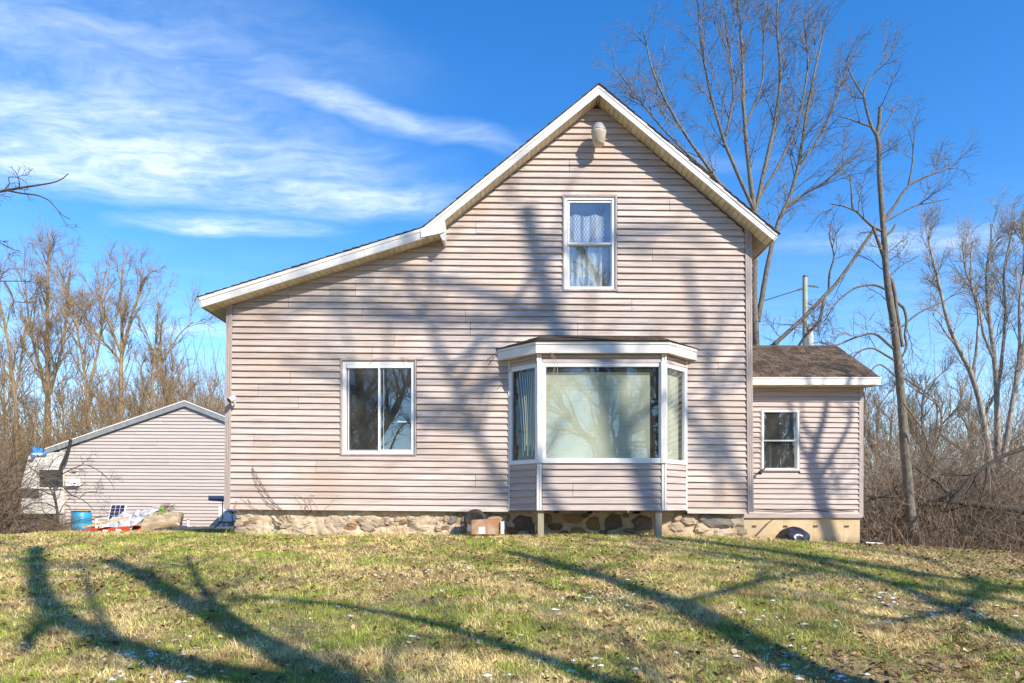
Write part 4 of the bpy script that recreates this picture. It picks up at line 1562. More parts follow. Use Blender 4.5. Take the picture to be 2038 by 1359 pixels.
# ------------------------------------------------------------------ things by the house foot
DX = 10.62
box = thing('cardboard_box', 'worn open cardboard box standing against the stone foundation', 'box', G(965, 1062))
YX = DX + CAMY
m = MB()
zb0, zb1 = Z(1063, DX), Z(1034.5, DX)
c = [(X(929, DX), YX + .02), (X(939, DX), YX - .08), (X(995, DX), YX - .05), (X(1003, DX), YX + .12), (X(926, DX), YX + .2)]
hts = [zb1 - .01, zb1 + .0, zb1 + .028, zb1 - .01, zb1 - .02]
vs = [(x, y, zb0) for x, y in c] + [(x, y, h) for (x, y), h in zip(c, hts)]
n = 5
fs = [(i, (i + 1) % n, (i + 1) % n + n, i + n) for i in range(n)] + [(4, 3, 2, 1, 0)]
m.add(vs, fs).build('box_body', M['card'], box)
for (a, b, py0, py1, dx) in ((953, 966, 1048, 1062, 0), ):
    ya = YX - .0795 + (a - 939) / 56 * .03
    MB().prism([(X(a, DX), ya - .0, Z(py1, DX)), (X(b, DX), ya + .007, Z(py1, DX)), (X(b, DX), ya + .007, Z(py0, DX)), (X(a, DX), ya, Z(py0, DX))], (0, -.003, 0)).build('label', M['paper'], box)
MB().prism([(X(930.5, DX), YX + .002, Z(1056, DX)), (X(937.5, DX), YX - .068, Z(1057, DX)), (X(937.5, DX), YX - .068, Z(1044, DX)), (X(930.5, DX), YX + .002, Z(1043, DX))], (0, -.004, 0)).build('label', M['paper'], box)
ty = thing('tyre', 'black tyre standing upright inside the cardboard box', 'tyre', I(946, 1036, DX + .03))
prof = [(-.04, .115), (-.05, .135), (-.045, .165), (-.02, .18), (.02, .18), (.045, .165), (.05, .135), (.04, .115)]
MB().lathe(I(946, 1036.5, DX + .06), prof[:], 28, (.15, 1, .1), (1, -.15, 0)).build('tread', M['rubber'], ty, True)
MB().lathe(I(946, 1036.5, DX + .06), [(-.03, .02), (-.034, .05), (-.03, .118), (.03, .118)], 28, (.15, 1, .1), (1, -.15, 0)).build('wheel_disc', M['black'], ty, True)
o = MB().prism([I(1000, 1035, DX), I(1006, 1036, DX), I(1009, 1026, DX), I(1003, 1024, DX)], (0, .05, .0)).build('shoe_sole', M['black'])
tag(o, 'black flat scrap sticking out of the right end of the cardboard box', 'scrap')
o = MB().box(X(996.5, DX), X(1003.5, DX), YX - .085, YX + .03, Z(1062, DX), Z(1037.5, DX)).build('white_carton', M['paper'])
tag(o, 'narrow white carton leaning at the right end of the cardboard box', 'carton')
o = thing('yellow_tool', 'small tool with yellow grip behind the left timber leg of the bay', 'tool', I(1066, 1060, 10.6))
MB().beam(I(1066, 1059, 10.6), I(1066, 1046, 10.6), .016, .016, (0, 1, 0)).build('grip', M['yellow'], o)
MB().beam(I(1066, 1046, 10.6), I(1066, 1041.5, 10.6), .012, .012, (0, 1, 0)).build('shaft', M['grey_metal'], o)
o = MB().box(X(1052, 10.75), X(1064, 10.75), -.15, -.06, Z(1062, 10.75), Z(1042, 10.75)).build('dark_crate', M['black'])
tag(o, 'small black crate in the shade under the bay window', 'crate')

# bin bag
bg_c = I(1578, 1074, 12.6)
bgz = float(ground(bg_c[0], bg_c[1]))
nu, nv = 40, 22
vs = []
for j in range(nv):
    v = j / (nv - 1)
    for i in range(nu):
        a = 2 * math.pi * i / nu
        r = math.sqrt(max(0.0, 1 - max(0.0, (v - .2) / .8) ** 2.4)) if v > .2 else .88 + .12 * v / .2
        fold = 1 + .09 * math.sin(a * 7 + v * 6) * (1 - v * .6) + .05 * math.sin(a * 13 - v * 3) + .05 * math.sin(a * 3 + 1)
        vs.append((bg_c[0] + .285 * r * fold * math.cos(a), bg_c[1] + .22 * r * fold * math.sin(a), bgz - .02 + .30 * (v ** .85) * (1 + .1 * math.sin(a * 2 + .6))))
fs = [(j * nu + i, j * nu + (i + 1) % nu, (j + 1) * nu + (i + 1) % nu, (j + 1) * nu + i) for j in range(nv - 1) for i in range(nu)]
o = MB().add(vs, fs).build('bin_bag', M['bag'], None, True)
tag(o, 'full black bin bag lying in front of the concrete base of the addition', 'bin bag')
o = MB().tube([G(1722, 1084.5) + np.array([0, 0, .035]), G(1797, 1085) + np.array([0, 0, .03])], .016, 7).build('metal_pipe', M['white'])
tag(o, 'thin white pipe lying on the grass at the right corner of the addition', 'pipe')

# cables on the addition
o = MB()
o.tube([I(px, py, DA - .05) for px, py in ((1500, 1013), (1530, 1015), (1570, 1017), (1605, 1014.5), (1640, 1017), (1675, 1016), (1704, 1014))], .008, 5)
tag(o.build('power_cable', M['cable']), 'black cable running level along the bottom boards of the addition', 'cable')
o = MB()
o.tube([I(px, py, DA - .06) for px, py in ((1539, 1033), (1530, 1040), (1515, 1056), (1505, 1066), (1499, 1074))], .008, 5)
tag(o.build('power_cable', M['cable']), 'black cable hanging down the concrete base left of the bin bag', 'cable')

# vines and roots on the wall foot
vine = thing('wall_vine', 'two long bare vine stems climbing the siding left of the sliding window', 'vine', (X(525), -.05, .3))
vt_ = Tubes()
P1 = [(502, 930), (505, 946), (511, 963), (519, 978), (526, 991), (535, 1003), (545, 1011), (549, 1018), (556, 1030), (565, 1041)]
P2 = [(502, 929), (507, 938), (514, 951), (524, 968), (536, 988), (548, 1003), (560, 1014), (571, 1026)]
for P_ in (P1, P2):
    q = np.array([I(px, py, 10.9 - .05) for px, py in P_])
    vt_.add(q, np.linspace(.004, .0065, len(q)), 5)
vt_.build('stem', M['vine'], vine)
rv = random.Random(8)
for (lab, xa, xb, cnt_, mt) in (('thin pale rootlets creeping over the siding beside the left corner post', 462, 500, 6, 'vine_pale'),
                                ('dark woody root stem clinging to the foundation below the vine', 540, 620, 9, 'vine'),
                                ('fine looping tendril on the siding above the plastered foundation', 590, 665, 8, 'vine_pale'),
                                ('dry stems hanging over the plastered foundation left of the stones', 680, 890, 30, 'vine')):
    t = thing('creeper', lab, 'vine', (X((xa + xb) / 2), -.05, .25))
    T = Tubes()
    for i in range(cnt_):
        x = rv.uniform(xa, xb)
        y = rv.uniform(1016, 1056) if xa > 500 else rv.uniform(985, 1000)
        pts = []
        dx = rv.uniform(-1, 1)
        up_ = xa in (590, 462)
        if xa == 590:
            y = 1019
        for q in range(8):
            pts.append(I(x, y, 10.9 - (.035 if y < 1016 else -.0)))
            x += dx * 3 + rv.gauss(0, 2.2)
            dx += rv.gauss(0, .5)
            y += (-5 if xa == 590 else (4 if xa == 462 else rv.uniform(-1, 4)))
        T.add(np.array(pts), np.linspace(.008 if xa == 540 else .0035, .002, 8), 4)
    T.build('stem', M[mt], t)
# loose strings hanging at the bay eave
o = Tubes()
for P_ in ([(1097, 704), (1101, 715), (1104, 727), (1101, 745), (1095, 765), (1091, 780)], [(1095, 700), (1103, 709), (1109, 722), (1110, 745), (1109, 757)]):
    q = np.array([I(px, py, 10.25) for px, py in P_])
    o.add(q, np.full(len(q), .004), 4)
ob = o.build('dry_tendril', M['vine_pale'])
tag(ob, 'pale dry tendrils dangling from the bay eave over the wide pane', 'tendril')
o = Tubes()
for P_ in ([(966, 718), (975, 712), (985, 704), (990, 697)], [(972, 724), (980, 716), (988, 706)], [(1013, 742), (1017, 733), (1019, 728)], [(993, 770), (998, 764), (1003, 760)]):
    q = np.array([I(px, py, 10.83) for px, py in P_])
    o.add(q, np.full(len(q), .004), 4)
tag(o.build('dry_tendril', M['vine']), 'thin dry tendrils on the siding at the left end of the bay eave', 'tendril')
o = Tubes()
for P_ in ([(735, 724), (742, 716), (752, 712), (768, 711), (776, 712)], [(796, 712), (803, 712), (812, 722), (822, 736)], [(800, 711), (820, 715), (843, 712)]):
    q = np.array([I(px, py, 10.85) for px, py in P_])
    o.add(q, np.full(len(q), .0032), 4)
tag(o.build('dry_tendril', M['vine_pale']), 'pale dry tendrils across the head of the sliding window', 'tendril')

# ------------------------------------------------------------------ utility pole
DU = 26.0
up_o = thing('utility_pole', 'greenish wooden utility pole with white transformer rising behind the addition roof', 'utility pole', (X(1602, DU), DU + CAMY, float(ground(X(1602, DU), DU + CAMY))))
m = MB()
m.tube([I(1602.5, 1060, DU), I(1602.5, 800, DU), I(1602.3, 700, DU), I(1602, 560, DU), I(1602, 552, DU)], [.11, .10, .095, .09, .085], 12)
m.build('pole_shaft', M['pole'], up_o, True)
MB().lathe(I(1602, 552, DU), [(0, .09), (.06, .085), (.09, .03)], 10).build('pole_cap', M['black'], up_o)
tp = MB().lathe(I(1610, 695, DU - .12), [(-.3, .1), (-.3, .16), (.58, .16), (.6, .17), (.64, .14)], 16).build('transformer', M['tank'], up_o, True)
for px, py in ((1610.5, 652), (1621, 650)):
    MB().lathe(I(px, py, DU - .12), [(-.12, .04), (-.05, .06), (0, .04), (.05, .055), (.1, .03)], 10).build('insulator', M['porcelain'], tp)
for P_ in ([(1598, 574), (1585, 578), (1566, 584), (1512, 601)], [(1606, 569), (1618, 569), (1629, 572)], [(1608, 604), (1617, 607)], [(1598, 634), (1586, 640)]):
    q = [I(px, py, DU) for px, py in P_]
    MB().tube(q, .018, 5).build('wire', M['cable'], up_o)
for (a, b, n_) in ((I(1597, 574, DU), I(1585, 578, DU), 6), (I(1612, 569, DU), I(1624, 570.5, DU), 5)):
    for i in range(n_):
        c = a + (b - a) * i / n_
        MB().lathe(c, [(-.02, .02), (0, .055), (.02, .02)], 8, (1, 0, -.2), (0, 1, 0)).build('insulator', M['porcelain'], up_o)
gw = thing('guy_wire', 'slanting guy wire with yellow guard in the brush right of the broken tree', 'guy wire', I(1868, 1052, 17))
MB().tube([I(1868, 1052, 17), I(1802, 955, 17.8), I(1640, 700, 21)], .006, 5).build('wire', M['grey_metal'], gw)
MB().tube([I(1862, 1042, 17), I(1798, 949, 17.8)], .018, 6).build('yellow_guard', M['yellow'], gw)

# ------------------------------------------------------------------ trees
def resample(pts, n):
    pts = np.asarray(pts, float)
    d = np.concatenate([[0], np.cumsum(np.linalg.norm(np.diff(pts, axis=0), axis=1))])
    # Catmull-Rom style smoothing through a dense polyline
    t = np.linspace(0, d[-1], n)
    lin_ = np.stack([np.interp(t, d, pts[:, i]) for i in range(3)], -1)
    for _ in range(2):
        s_ = lin_.copy()
        s_[1:-1] = .25 * lin_[:-2] + .5 * lin_[1:-1] + .25 * lin_[2:]
        lin_ = s_
    return lin_


def sub_branches(T, r, P, R, lvl, prm):
    n = prm['n'][lvl]
    Ltot = np.linalg.norm(P[-1] - P[0])
    for _ in range(n if isinstance(n, int) else max(1, int(n * Ltot))):
        t = r.uniform(prm['t0'][lvl], 1.0)
        i = t * (len(P) - 1)
        j = min(int(i), len(P) - 2)
        fr = i - j
        pos = P[j] * (1 - fr) + P[j + 1] * fr
        rr = R[j] * (1 - fr) + R[j + 1] * fr
        tan = P[j + 1] - P[j]
        tan = tan / (np.linalg.norm(tan) + 1e-9)
        v = r.normal(size=3)
        v -= tan * v.dot(tan)
        v /= np.linalg.norm(v) + 1e-9
        a = r.uniform(*prm['ang'][lvl])
        d = tan * math.cos(a) + v * math.sin(a) + np.array([0, 0, prm['up'][lvl]])
        d /= np.linalg.norm(d)
        L = prm['L'][lvl] * r.uniform(.45, 1.1) * (1 - .45 * t)
        r0 = min(rr * .7, prm['r'][lvl])
        m_ = 5 if lvl < 2 else 4
        pts = [pos]
        dd = d
        for q in range(m_ - 1):
            pts.append(pts[-1] + dd * L / (m_ - 1))
            dd = dd + r.normal(size=3) * prm['wob'] + np.array([0, 0, prm['up'][lvl] * .35])
            dd = dd / np.linalg.norm(dd)
        pts = np.array(pts)
        rad = np.linspace(r0, max(r0 * .35, prm['rmin']), m_)
        T.add(pts, rad, 4 if (lvl == 0 and r0 > .02) else 3)
        if lvl + 1 < len(prm['n']):
            sub_branches(T, r, pts, rad, lvl + 1, prm)


PRM = dict(n=[1.9, 6, 4], t0=[.25, .2, .15], ang=[(.45, 1.05), (.4, 1.0), (.4, 1.1)], up=[.25, .15, .08], L=[2.2, .95, .42], r=[.03, .011, .006], wob=.16, rmin=.0028)


def prm(**kw):
    q = dict(PRM)
    q.update(kw)
    return q


def tree(name, label, stems, mat, p, seed, group=None, cat='tree', base=None, tsides=10):
    """stems: list of (points, r0, r1, twigs?); the first is the trunk"""
    r = np.random.default_rng(seed)
    P0 = np.asarray(stems[0][0], float)
    root = thing(name, label, cat, base if base is not None else P0[0], group)
    Tt, Tc = Tubes(), Tubes()
    for i, st in enumerate(stems):
        pts = np.asarray(st[0], float)
        n = max(6, int(4 * len(pts)))
        pts = resample(pts, n)
        L = np.linalg.norm(pts[-1] - pts[0])
        jit = r.normal(size=pts.shape) * .012 * L / n
        jit[0] = 0
        pts = pts + jit
        rad = np.linspace(st[1], st[2], n)
        if i == 0:
            rad[0] *= 1.35
            rad[1] *= 1.1
        (Tt if i == 0 else Tc).add(pts, rad, tsides if i == 0 else 7)
        if len(st) < 4 or st[3]:
            pp_ = p if len(st) < 4 or st[3] is True else st[3]
            sub_branches(Tc, r, pts, rad, 0, pp_)
    Tt.build('trunk', mat, root)
    if Tc.d:
        Tc.build('crown', mat, root)
    return root


def IP(lst, d):
    out = []
    for q in lst:
        out.append(I(q[0], q[1], d + (q[2] if len(q) > 2 else 0)))
    return np.array(out)


def px_r(w_, d):
    return w_ / 2 * d / F


# big multi-stemmed tree behind the house
d = 19.0
pbig = prm(n=[2.9, 7, 4], t0=[.15, .15, .1], ang=[(.3, .8), (.45, 1.1), (.5, 1.2)], up=[.22, .06, .02], L=[2.4, .85, .4], r=[.016, .008, .0055], wob=.13)
tree('maple_tree', 'tall bare many stemmed tree rising behind the right roof slope of the house', [
    (IP([(1508, 1075), (1508, 900), (1506, 690), (1499, 600), (1502, 500), (1502, 420)], d), px_r(16, d), px_r(13, d), False),
    (IP([(1502, 425), (1490, 330), (1480, 220), (1478, 110), (1470, 20), (1464, -60)], d), px_r(10, d), px_r(3, d)),
    (IP([(1508, 640), (1522, 560), (1535, 490), (1548, 440), (1570, 400), (1592, 320), (1604, 230), (1622, 140), (1640, 60)], d), px_r(11, d), px_r(3, d)),
    (IP([(1502, 430), (1520, 340), (1542, 250), (1555, 150), (1545, 50), (1550, -40)], d), px_r(9, d), px_r(3, d)),
    (IP([(1502, 420), (1470, 350), (1440, 280), (1412, 180), (1395, 90), (1388, 0)], d), px_r(8, d), px_r(2.5, d)),
    (IP([(1500, 440), (1450, 390), (1400, 320), (1345, 240), (1300, 150), (1280, 60)], d), px_r(8, d), px_r(2.5, d)),
    (IP([(1490, 420), (1420, 350), (1360, 300), (1300, 235), (1250, 170), (1222, 130)], d, ), px_r(5, d), px_r(2, d)),
    (IP([(1506, 400), (1550, 330), (1590, 240), (1610, 130), (1600, 40)], d), px_r(6, d), px_r(2.5, d)),
    (IP([(1560, 415), (1600, 385), (1640, 365), (1680, 330), (1712, 292)], d), px_r(6, d), px_r(2, d)),
    (IP([(1480, 260), (1520, 160), (1518, 80), (1530, 10)], d), px_r(5, d), px_r(2, d)),
    (IP([(1440, 290), (1462, 190), (1450, 90), (1440, 10)], d), px_r(5, d), px_r(2, d)),
    (IP([(1590, 330), (1640, 260), (1672, 180), (1690, 110)], d), px_r(5, d), px_r(2, d)),
], M['bark_grey'], pbig, 21)

# tree with the broken top
d = 15.2
pbr = prm(n=[2.4, 7, 4], t0=[.3, .2, .2], ang=[(.5, 1.2), (.5, 1.1), (.4, 1.1)], up=[.1, .1, .05], L=[1.2, .6, .3], r=[.013, .007, .0045], wob=.14)
ptr = prm(n=[1.3, 6, 4], t0=[.45, .2, .2], ang=[(.7, 1.3), (.5, 1.1), (.4, 1.1)], up=[.05, .05, .03], L=[1.1, .6, .3], r=[.013, .007, .0045], wob=.16)
tree('broken_tree', 'bare tree with snapped off top standing right of the addition', [
    (IP([(1816, 1060), (1809, 985), (1800, 880), (1795, 800), (1787, 720), (1780, 650), (1768, 580), (1762, 520), (1757, 440), (1749, 340), (1751, 295), (1745, 268)], d), px_r(20, d), px_r(8, d), ptr),
    (IP([(1745, 270), (1750, 245), (1752, 213)], d), px_r(8, d), px_r(7.5, d), pbr),
    (IP([(1745, 270), (1734, 252), (1724, 215), (1717, 188), (1726, 165), (1745, 140), (1767, 104)], d), px_r(6, d), px_r(2, d), pbr),
    (IP([(1747, 280), (1756, 262), (1768, 240), (1785, 205)], d), px_r(5, d), px_r(2, d), pbr),
    (IP([(1734, 252), (1714, 245), (1690, 236), (1672, 232)], d), px_r(4, d), px_r(2, d), pbr),
    (IP([(1717, 188), (1702, 165), (1690, 140), (1682, 118)], d), px_r(4, d), px_r(1.5, d), pbr),
    (IP([(1757, 440), (1780, 412), (1800, 378), (1818, 362), (1850, 348), (1880, 338), (1910, 322)], d), px_r(7, d), px_r(2, d), pbr),
    (IP([(1808, 368), (1816, 330), (1818, 290), (1808, 256)], d), px_r(4, d), px_r(1.5, d), pbr),
    (IP([(1760, 442), (1790, 425), (1822, 408), (1860, 402), (1890, 395)], d), px_r(4, d), px_r(1.5, d), pbr),
    (IP([(1757, 460), (1738, 452), (1722, 438), (1705, 420), (1680, 410), (1652, 405)], d), px_r(6, d), px_r(2, d), pbr),
    (IP([(1697, 415), (1695, 385), (1692, 350)], d), px_r(5, d), px_r(2, d), pbr),
    (IP([(1758, 470), (1775, 460), (1783, 446)], d), px_r(6, d), px_r(4, d), False),
    (IP([(1762, 520), (1748, 480), (1738, 452)], d), px_r(8, d), px_r(6, d), False),
    (IP([(1740, 455), (1720, 485), (1690, 530), (1662, 568), (1640, 590), (1600, 632), (1560, 668), (1530, 695)], d + 2), px_r(7, d), px_r(10, d), pbr),
    (IP([(1650, 580), (1650, 545), (1662, 510), (1650, 470), (1655, 440)], d + 2), px_r(6, d), px_r(2, d), pbr),
    (IP([(1640, 592), (1632, 640), (1605, 665), (1585, 695)], d + 2), px_r(7, d), px_r(6, d), pbr),
    (IP([(1766, 545), (1776, 560), (1782, 590), (1784, 620), (1790, 650), (1796, 690)], d), px_r(8, d), px_r(6, d), False),
    (IP([(1782, 600), (1800, 612), (1805, 640), (1800, 668), (1806, 690), (1790, 720)], d), px_r(6, d), px_r(4, d), pbr),
    (IP([(1762, 575), (1740, 565), (1700, 572), (1665, 600), (1640, 640)], d), px_r(5, d), px_r(2, d), pbr),
    (IP([(1785, 700), (1740, 660), (1700, 672), (1660, 690), (1630, 680)], d), px_r(6, d), px_r(2, d), pbr),
    (IP([(1786, 720), (1735, 690), (1705, 700), (1690, 730)], d), px_r(5, d), px_r(2, d), pbr),
    (IP([(1795, 650), (1830, 620), (1880, 600), (1930, 560)], d), px_r(4, d), px_r(1.5, d), pbr),
    (IP([(1760, 560), (1790, 530), (1830, 508)], d), px_r(3, d), px_r(1.5, d), pbr),
    (IP([(1797, 800), (1840, 860), (1850, 900), (1880, 930)], d - .3), px_r(4, d), px_r(1.5, d), pbr),
    (IP([(1795, 760), (1750, 720), (1730, 740), (1710, 790)], d), px_r(4, d), px_r(1.5, d), pbr),
], M['bark_grey'], pbr, 5, tsides=12)

# pale trees at the right edge
d = 25.0
pp = prm(n=[2.2, 8, 5], t0=[.3, .2, .15], ang=[(.3, .7), (.35, .85), (.4, 1.0)], up=[.18, .05, .02], L=[2.2, 1.0, .5], r=[.02, .010, .007], rmin=.004, wob=.12)
tree('pale_tree', 'leaning pale barked tree, left of the three pale trunks at the right edge', [
    (IP([(1972, 930), (1960, 850), (1948, 790), (1930, 735), (1905, 690), (1885, 640), (1870, 570), (1852, 500), (1845, 460)], d), px_r(13, d), px_r(3, d)),
    (IP([(1935, 745), (1945, 690), (1948, 620), (1930, 560), (1935, 480)], d), px_r(6, d), px_r(2, d)),
    (IP([(1905, 690), (1880, 660), (1868, 640)], d), px_r(5, d), px_r(2, d)),
], M['bark_pale'], pp, 31)
tree('pale_tree', 'straight pale barked tree with forked trunk close to the right edge', [
    (IP([(1987, 940), (1985, 860), (1984, 780), (1978, 700), (1966, 610), (1962, 540), (1975, 470), (1972, 445)], d + 1), px_r(14, d), px_r(3, d)),
    (IP([(1984, 790), (1996, 700), (2002, 620), (1996, 540), (2012, 470), (2018, 440)], d + 1), px_r(8, d), px_r(2.5, d)),
    (IP([(1980, 720), (1955, 660), (1948, 600), (1920, 540), (1915, 480)], d + 1), px_r(6, d), px_r(2, d)),
], M['bark_pale'], pp, 33)
tree('pale_tree', 'pale barked tree cut by the right edge of the view', [
    (IP([(1995, 930), (2010, 830), (2022, 760), (2038, 690), (2052, 600), (2060, 500)], d + .5), px_r(12, d), px_r(3, d)),
    (IP([(2012, 820), (2030, 700), (2028, 600), (2040, 520), (2035, 440)], d + .5), px_r(8, d), px_r(2.5, d)),
], M['bark_pale'], pp, 35)
# fallen dark trunk and arching dead limb
ft = tree('fallen_trunk', 'long black fallen trunk lying across the brush on the right', [
    (IP([(2090, 1022), (2030, 1014), (1960, 1006), (1900, 998), (1840, 992), (1780, 988), (1720, 986)], 16.0), px_r(17, 16), px_r(5, 16), prm(n=[1.6, 4, 3], up=[.1, .1, .05], L=[1.0, .5, .3])),
    (IP([(1895, 998), (1870, 960), (1840, 945), (1822, 930)], 16.0), px_r(7, 16), px_r(3, 16)),
], M['bark_wet'], prm(n=[1.6, 4, 3], up=[.1, .1, .05], L=[1.0, .5, .3]), 41, cat='fallen tree')
tree('dead_limb', 'dark arching dead limb hanging into the brush at the right edge', [
    (IP([(2110, 850), (2038, 892), (2000, 905), (1965, 925), (1930, 950), (1905, 975), (1888, 998)], 14.6), px_r(11, 14.6), px_r(4, 14.6), prm(n=[2.4, 4, 3], up=[-.2, -.1, -.05], L=[1.2, .5, .3]), ),
    (IP([(1965, 925), (1962, 960), (1950, 1000)], 14.6), px_r(4, 14.6), px_r(2, 14.6)),
], M['bark_wet'], prm(n=[2.0, 4, 3], up=[-.15, -.1, -.05], L=[1.0, .5, .3]), 43, cat='dead branch')

# left wood: trees that can be told apart
lt = prm(n=[2.8, 10, 5], t0=[.12, .15, .1], ang=[(.35, .75), (.4, 1.0), (.5, 1.1)], up=[.25, .1, .05], L=[3.8, 1.3, .6], r=[.034, .013, .008], rmin=.005)
d = 36.0
lab = ['tallest bare tree of the left wood with dense upright twigs', 'bare tree with open fan shaped crown left of the garage gable']
tree('wood_tree', lab[0], [(IP([(96, 1060), (96, 900), (95, 760), (94, 620), (95, 540), (97, 490)], d), .21, .04),
                          (IP([(97, 800), (70, 700), (55, 620), (50, 560)], d), .09, .03), (IP([(97, 790), (125, 690), (135, 600), (140, 540)], d), .09, .03)], M['bark_tan'], lt, 51)
lt2 = prm(n=[2.2, 9, 5], t0=[.2, .15, .1], ang=[(.35, .75), (.35, .85), (.4, 1.0)], up=[.3, .15, .08], L=[3.4, 1.3, .6], r=[.034, .013, .008], rmin=.005)
tree('wood_tree', lab[1], [(IP([(240, 1060), (240, 900), (241, 720), (243, 640), (240, 560), (246, 520)], d), .16, .035),
                          (IP([(242, 710), (258, 640), (275, 590), (290, 550)], d), .09, .03), (IP([(241, 700), (215, 640), (200, 600), (210, 540)], d), .08, .03),
                          (IP([(242, 720), (215, 690), (180, 650), (160, 610)], d), .07, .03)], M['bark_tan'], lt2, 52)
tree('wood_tree', 'thin forked tree between the two tall trees of the left wood', [(IP([(178, 1060), (178, 850), (172, 760), (160, 690), (150, 640), (146, 590)], d - 3), .11, .03),
     (IP([(175, 780), (195, 700), (205, 650), (200, 600)], d - 3), .07, .02)], M['bark_tan'], lt2, 53)
tree('wood_tree', 'spreading bare tree above the garage roof ridge', [(IP([(300, 1060), (300, 850), (304, 740), (312, 660), (316, 600)], d), .12, .03),
     (IP([(302, 760), (335, 700), (360, 660), (385, 640)], d), .07, .02)], M['bark_tan'], lt2, 54)
tree('wood_tree', 'pale leaning tree at the far left edge', [(IP([(40, 1060), (35, 850), (20, 700), (5, 620), (-15, 560)], d - 4), .13, .04),
     (IP([(30, 780), (45, 700), (50, 640)], d - 4), .06, .02)], M['bark_tan'], lt2, 55)
GL = 'bare trees standing deep in the left wood'
wt = [o_ for o_ in bpy.data.objects if o_.type == 'EMPTY' and o_.name.startswith('wood_tree')]
rw = random.Random(17)
for i_, (px, d2) in enumerate(((10, 44), (60, 42), (128, 45), (152, 41), (200, 46), (222, 42), (268, 44), (285, 40), (330, 45), (352, 42), (380, 46), (405, 43), (-40, 40), (-90, 42))):
    src = wt[(1, 2, 3, 4)[i_ % 4]]
    ang_w = rw.uniform(0, 6.28)
    x_, y_ = X(px, d2), d2 + CAMY
    copy_tree(src, (x_, y_, float(ground(x_, y_)) - .2), 'bare tree standing deep in the left wood', GL, ang_w, rw.uniform(.62, .82))
# far trees, copies of two shapes
protos = []
for k_, sd in enumerate((61, 62, 63)):
    r = np.random.default_rng(sd)
    pts = [(r.normal(0, .15) * q, 60 + r.normal(0, .15) * q, z_) for q, z_ in zip(range(7), np.linspace(-.3, 10.5, 7))]
    pts2 = [pts[3], (pts[3][0] + 1.0, 60.3, 7.2), (pts[3][0] + 1.6, 60.3, 9.6)]
    pr = tree('far_tree', 'slim bare tree in the far wood behind the garage', [(np.array(pts), .14, .03), (np.array(pts2), .07, .025)], M['bark_tan'] if k_ < 2 else M['bark_grey'],
              prm(n=[1.6, 6, 4], t0=[.15, .15, .1], ang=[(.3, .7), (.35, .8), (.4, 1.0)], up=[.3, .15, .08], L=[2.6, 1.1, .55], r=[.04, .016, .012], rmin=.007), sd, base=(0, 60, -.3))
    protos.append(pr)
first = {0: True, 1: True, 2: True}
rf = random.Random(9)
spots = []
for px in (352, 372, 392, 410, 428, 445, 20, 65, 130, 205, 275, 330):
    spots.append((px, rf.uniform(46, 60), rf.uniform(.6, .95), 'slim bare trees in the far wood behind the garage', 'slim bare tree in the far wood behind the garage'))
for px in (1730, 1752, 1778, 1812, 1842, 1866, 1895, 1950, 1965, 2012, 1740, 1765, 1830, 1850, 1880, 1915, 1935, 2000, 2030, 1535, 1560, 1640, 1700, 1790):
    spots.append((px, rf.uniform(36, 56), rf.uniform(.6, 1.0), 'slim bare trees in the far wood beyond the brush', 'slim bare tree in the far wood beyond the brush on the right'))
for i, (px, d, s_, grp, lab_) in enumerate(spots):
    kk = i % 3
    x, y = X(px, d), d + CAMY
    loc = (x, y, float(ground(x, y)) - .3)
    if first[kk]:
        o = protos[kk]
        o.location = loc
        o.scale = (s_, s_, s_)
        o['group'] = grp
        o['label'] = lab_
        first[kk] = False
    else:
        copy_tree(protos[kk], loc, lab_, grp, rf.uniform(0, 6.28), s_)

# overhanging branches from a tree outside the left edge
d = 8.2
pl = prm(n=[2.2, 4, 3], t0=[.35, .2, .2], ang=[(.5, 1.1), (.5, 1.1), (.4, 1.1)], up=[.05, .05, .03], L=[.42, .2, .1], r=[.008, .005, .003], wob=.25, rmin=.0022)
bx_ = -8.2
tb = np.array([bx_, d + CAMY, float(ground(bx_, d + CAMY)) - .1])
tree('overhanging_tree', 'tree outside the left edge whose bare twigs reach into the sky', [
    (np.array([tb, tb + (0.02, 0, 1.5), tb + (.1, .05, 3.0), tb + (.05, 0, 5.0), tb + (0, .1, 7.5)]), .17, .06, False),
    (np.vstack([[tb + (.08, 0, 3.6)], IP([(-150, 420), (-60, 392), (0, 381), (45, 373), (90, 366), (122, 362), (133, 352), (136, 345)], d)]), .045, .005, pl),
    (IP([(10, 378), (45, 385), (75, 388), (98, 398), (112, 415), (128, 432), (140, 436)], d), .012, .004, pl),
    (IP([(8, 379), (20, 365), (15, 352), (35, 352), (50, 361)], d), .008, .003, pl),
    (np.vstack([[tb + (.08, 0, 2.9)], IP([(-120, 470), (-40, 470), (0, 478), (15, 495), (28, 502), (41, 500)], d)]), .03, .004, pl),
    (np.vstack([[tb + (.06, 0, 2.4)], IP([(-120, 545), (-40, 560), (0, 558), (18, 562), (38, 556), (62, 561)], d)]), .03, .004, pl),
    (IP([(8, 560), (22, 582), (28, 600), (22, 612), (25, 618)], d), .012, .005, pl),
    (IP([(28, 600), (45, 602), (70, 600)], d), .006, .003, pl),
    (IP([(0, 558), (5, 545), (18, 535), (30, 534)], d), .006, .003, pl),
], M['bark_dark'], pl, 71, base=tb)

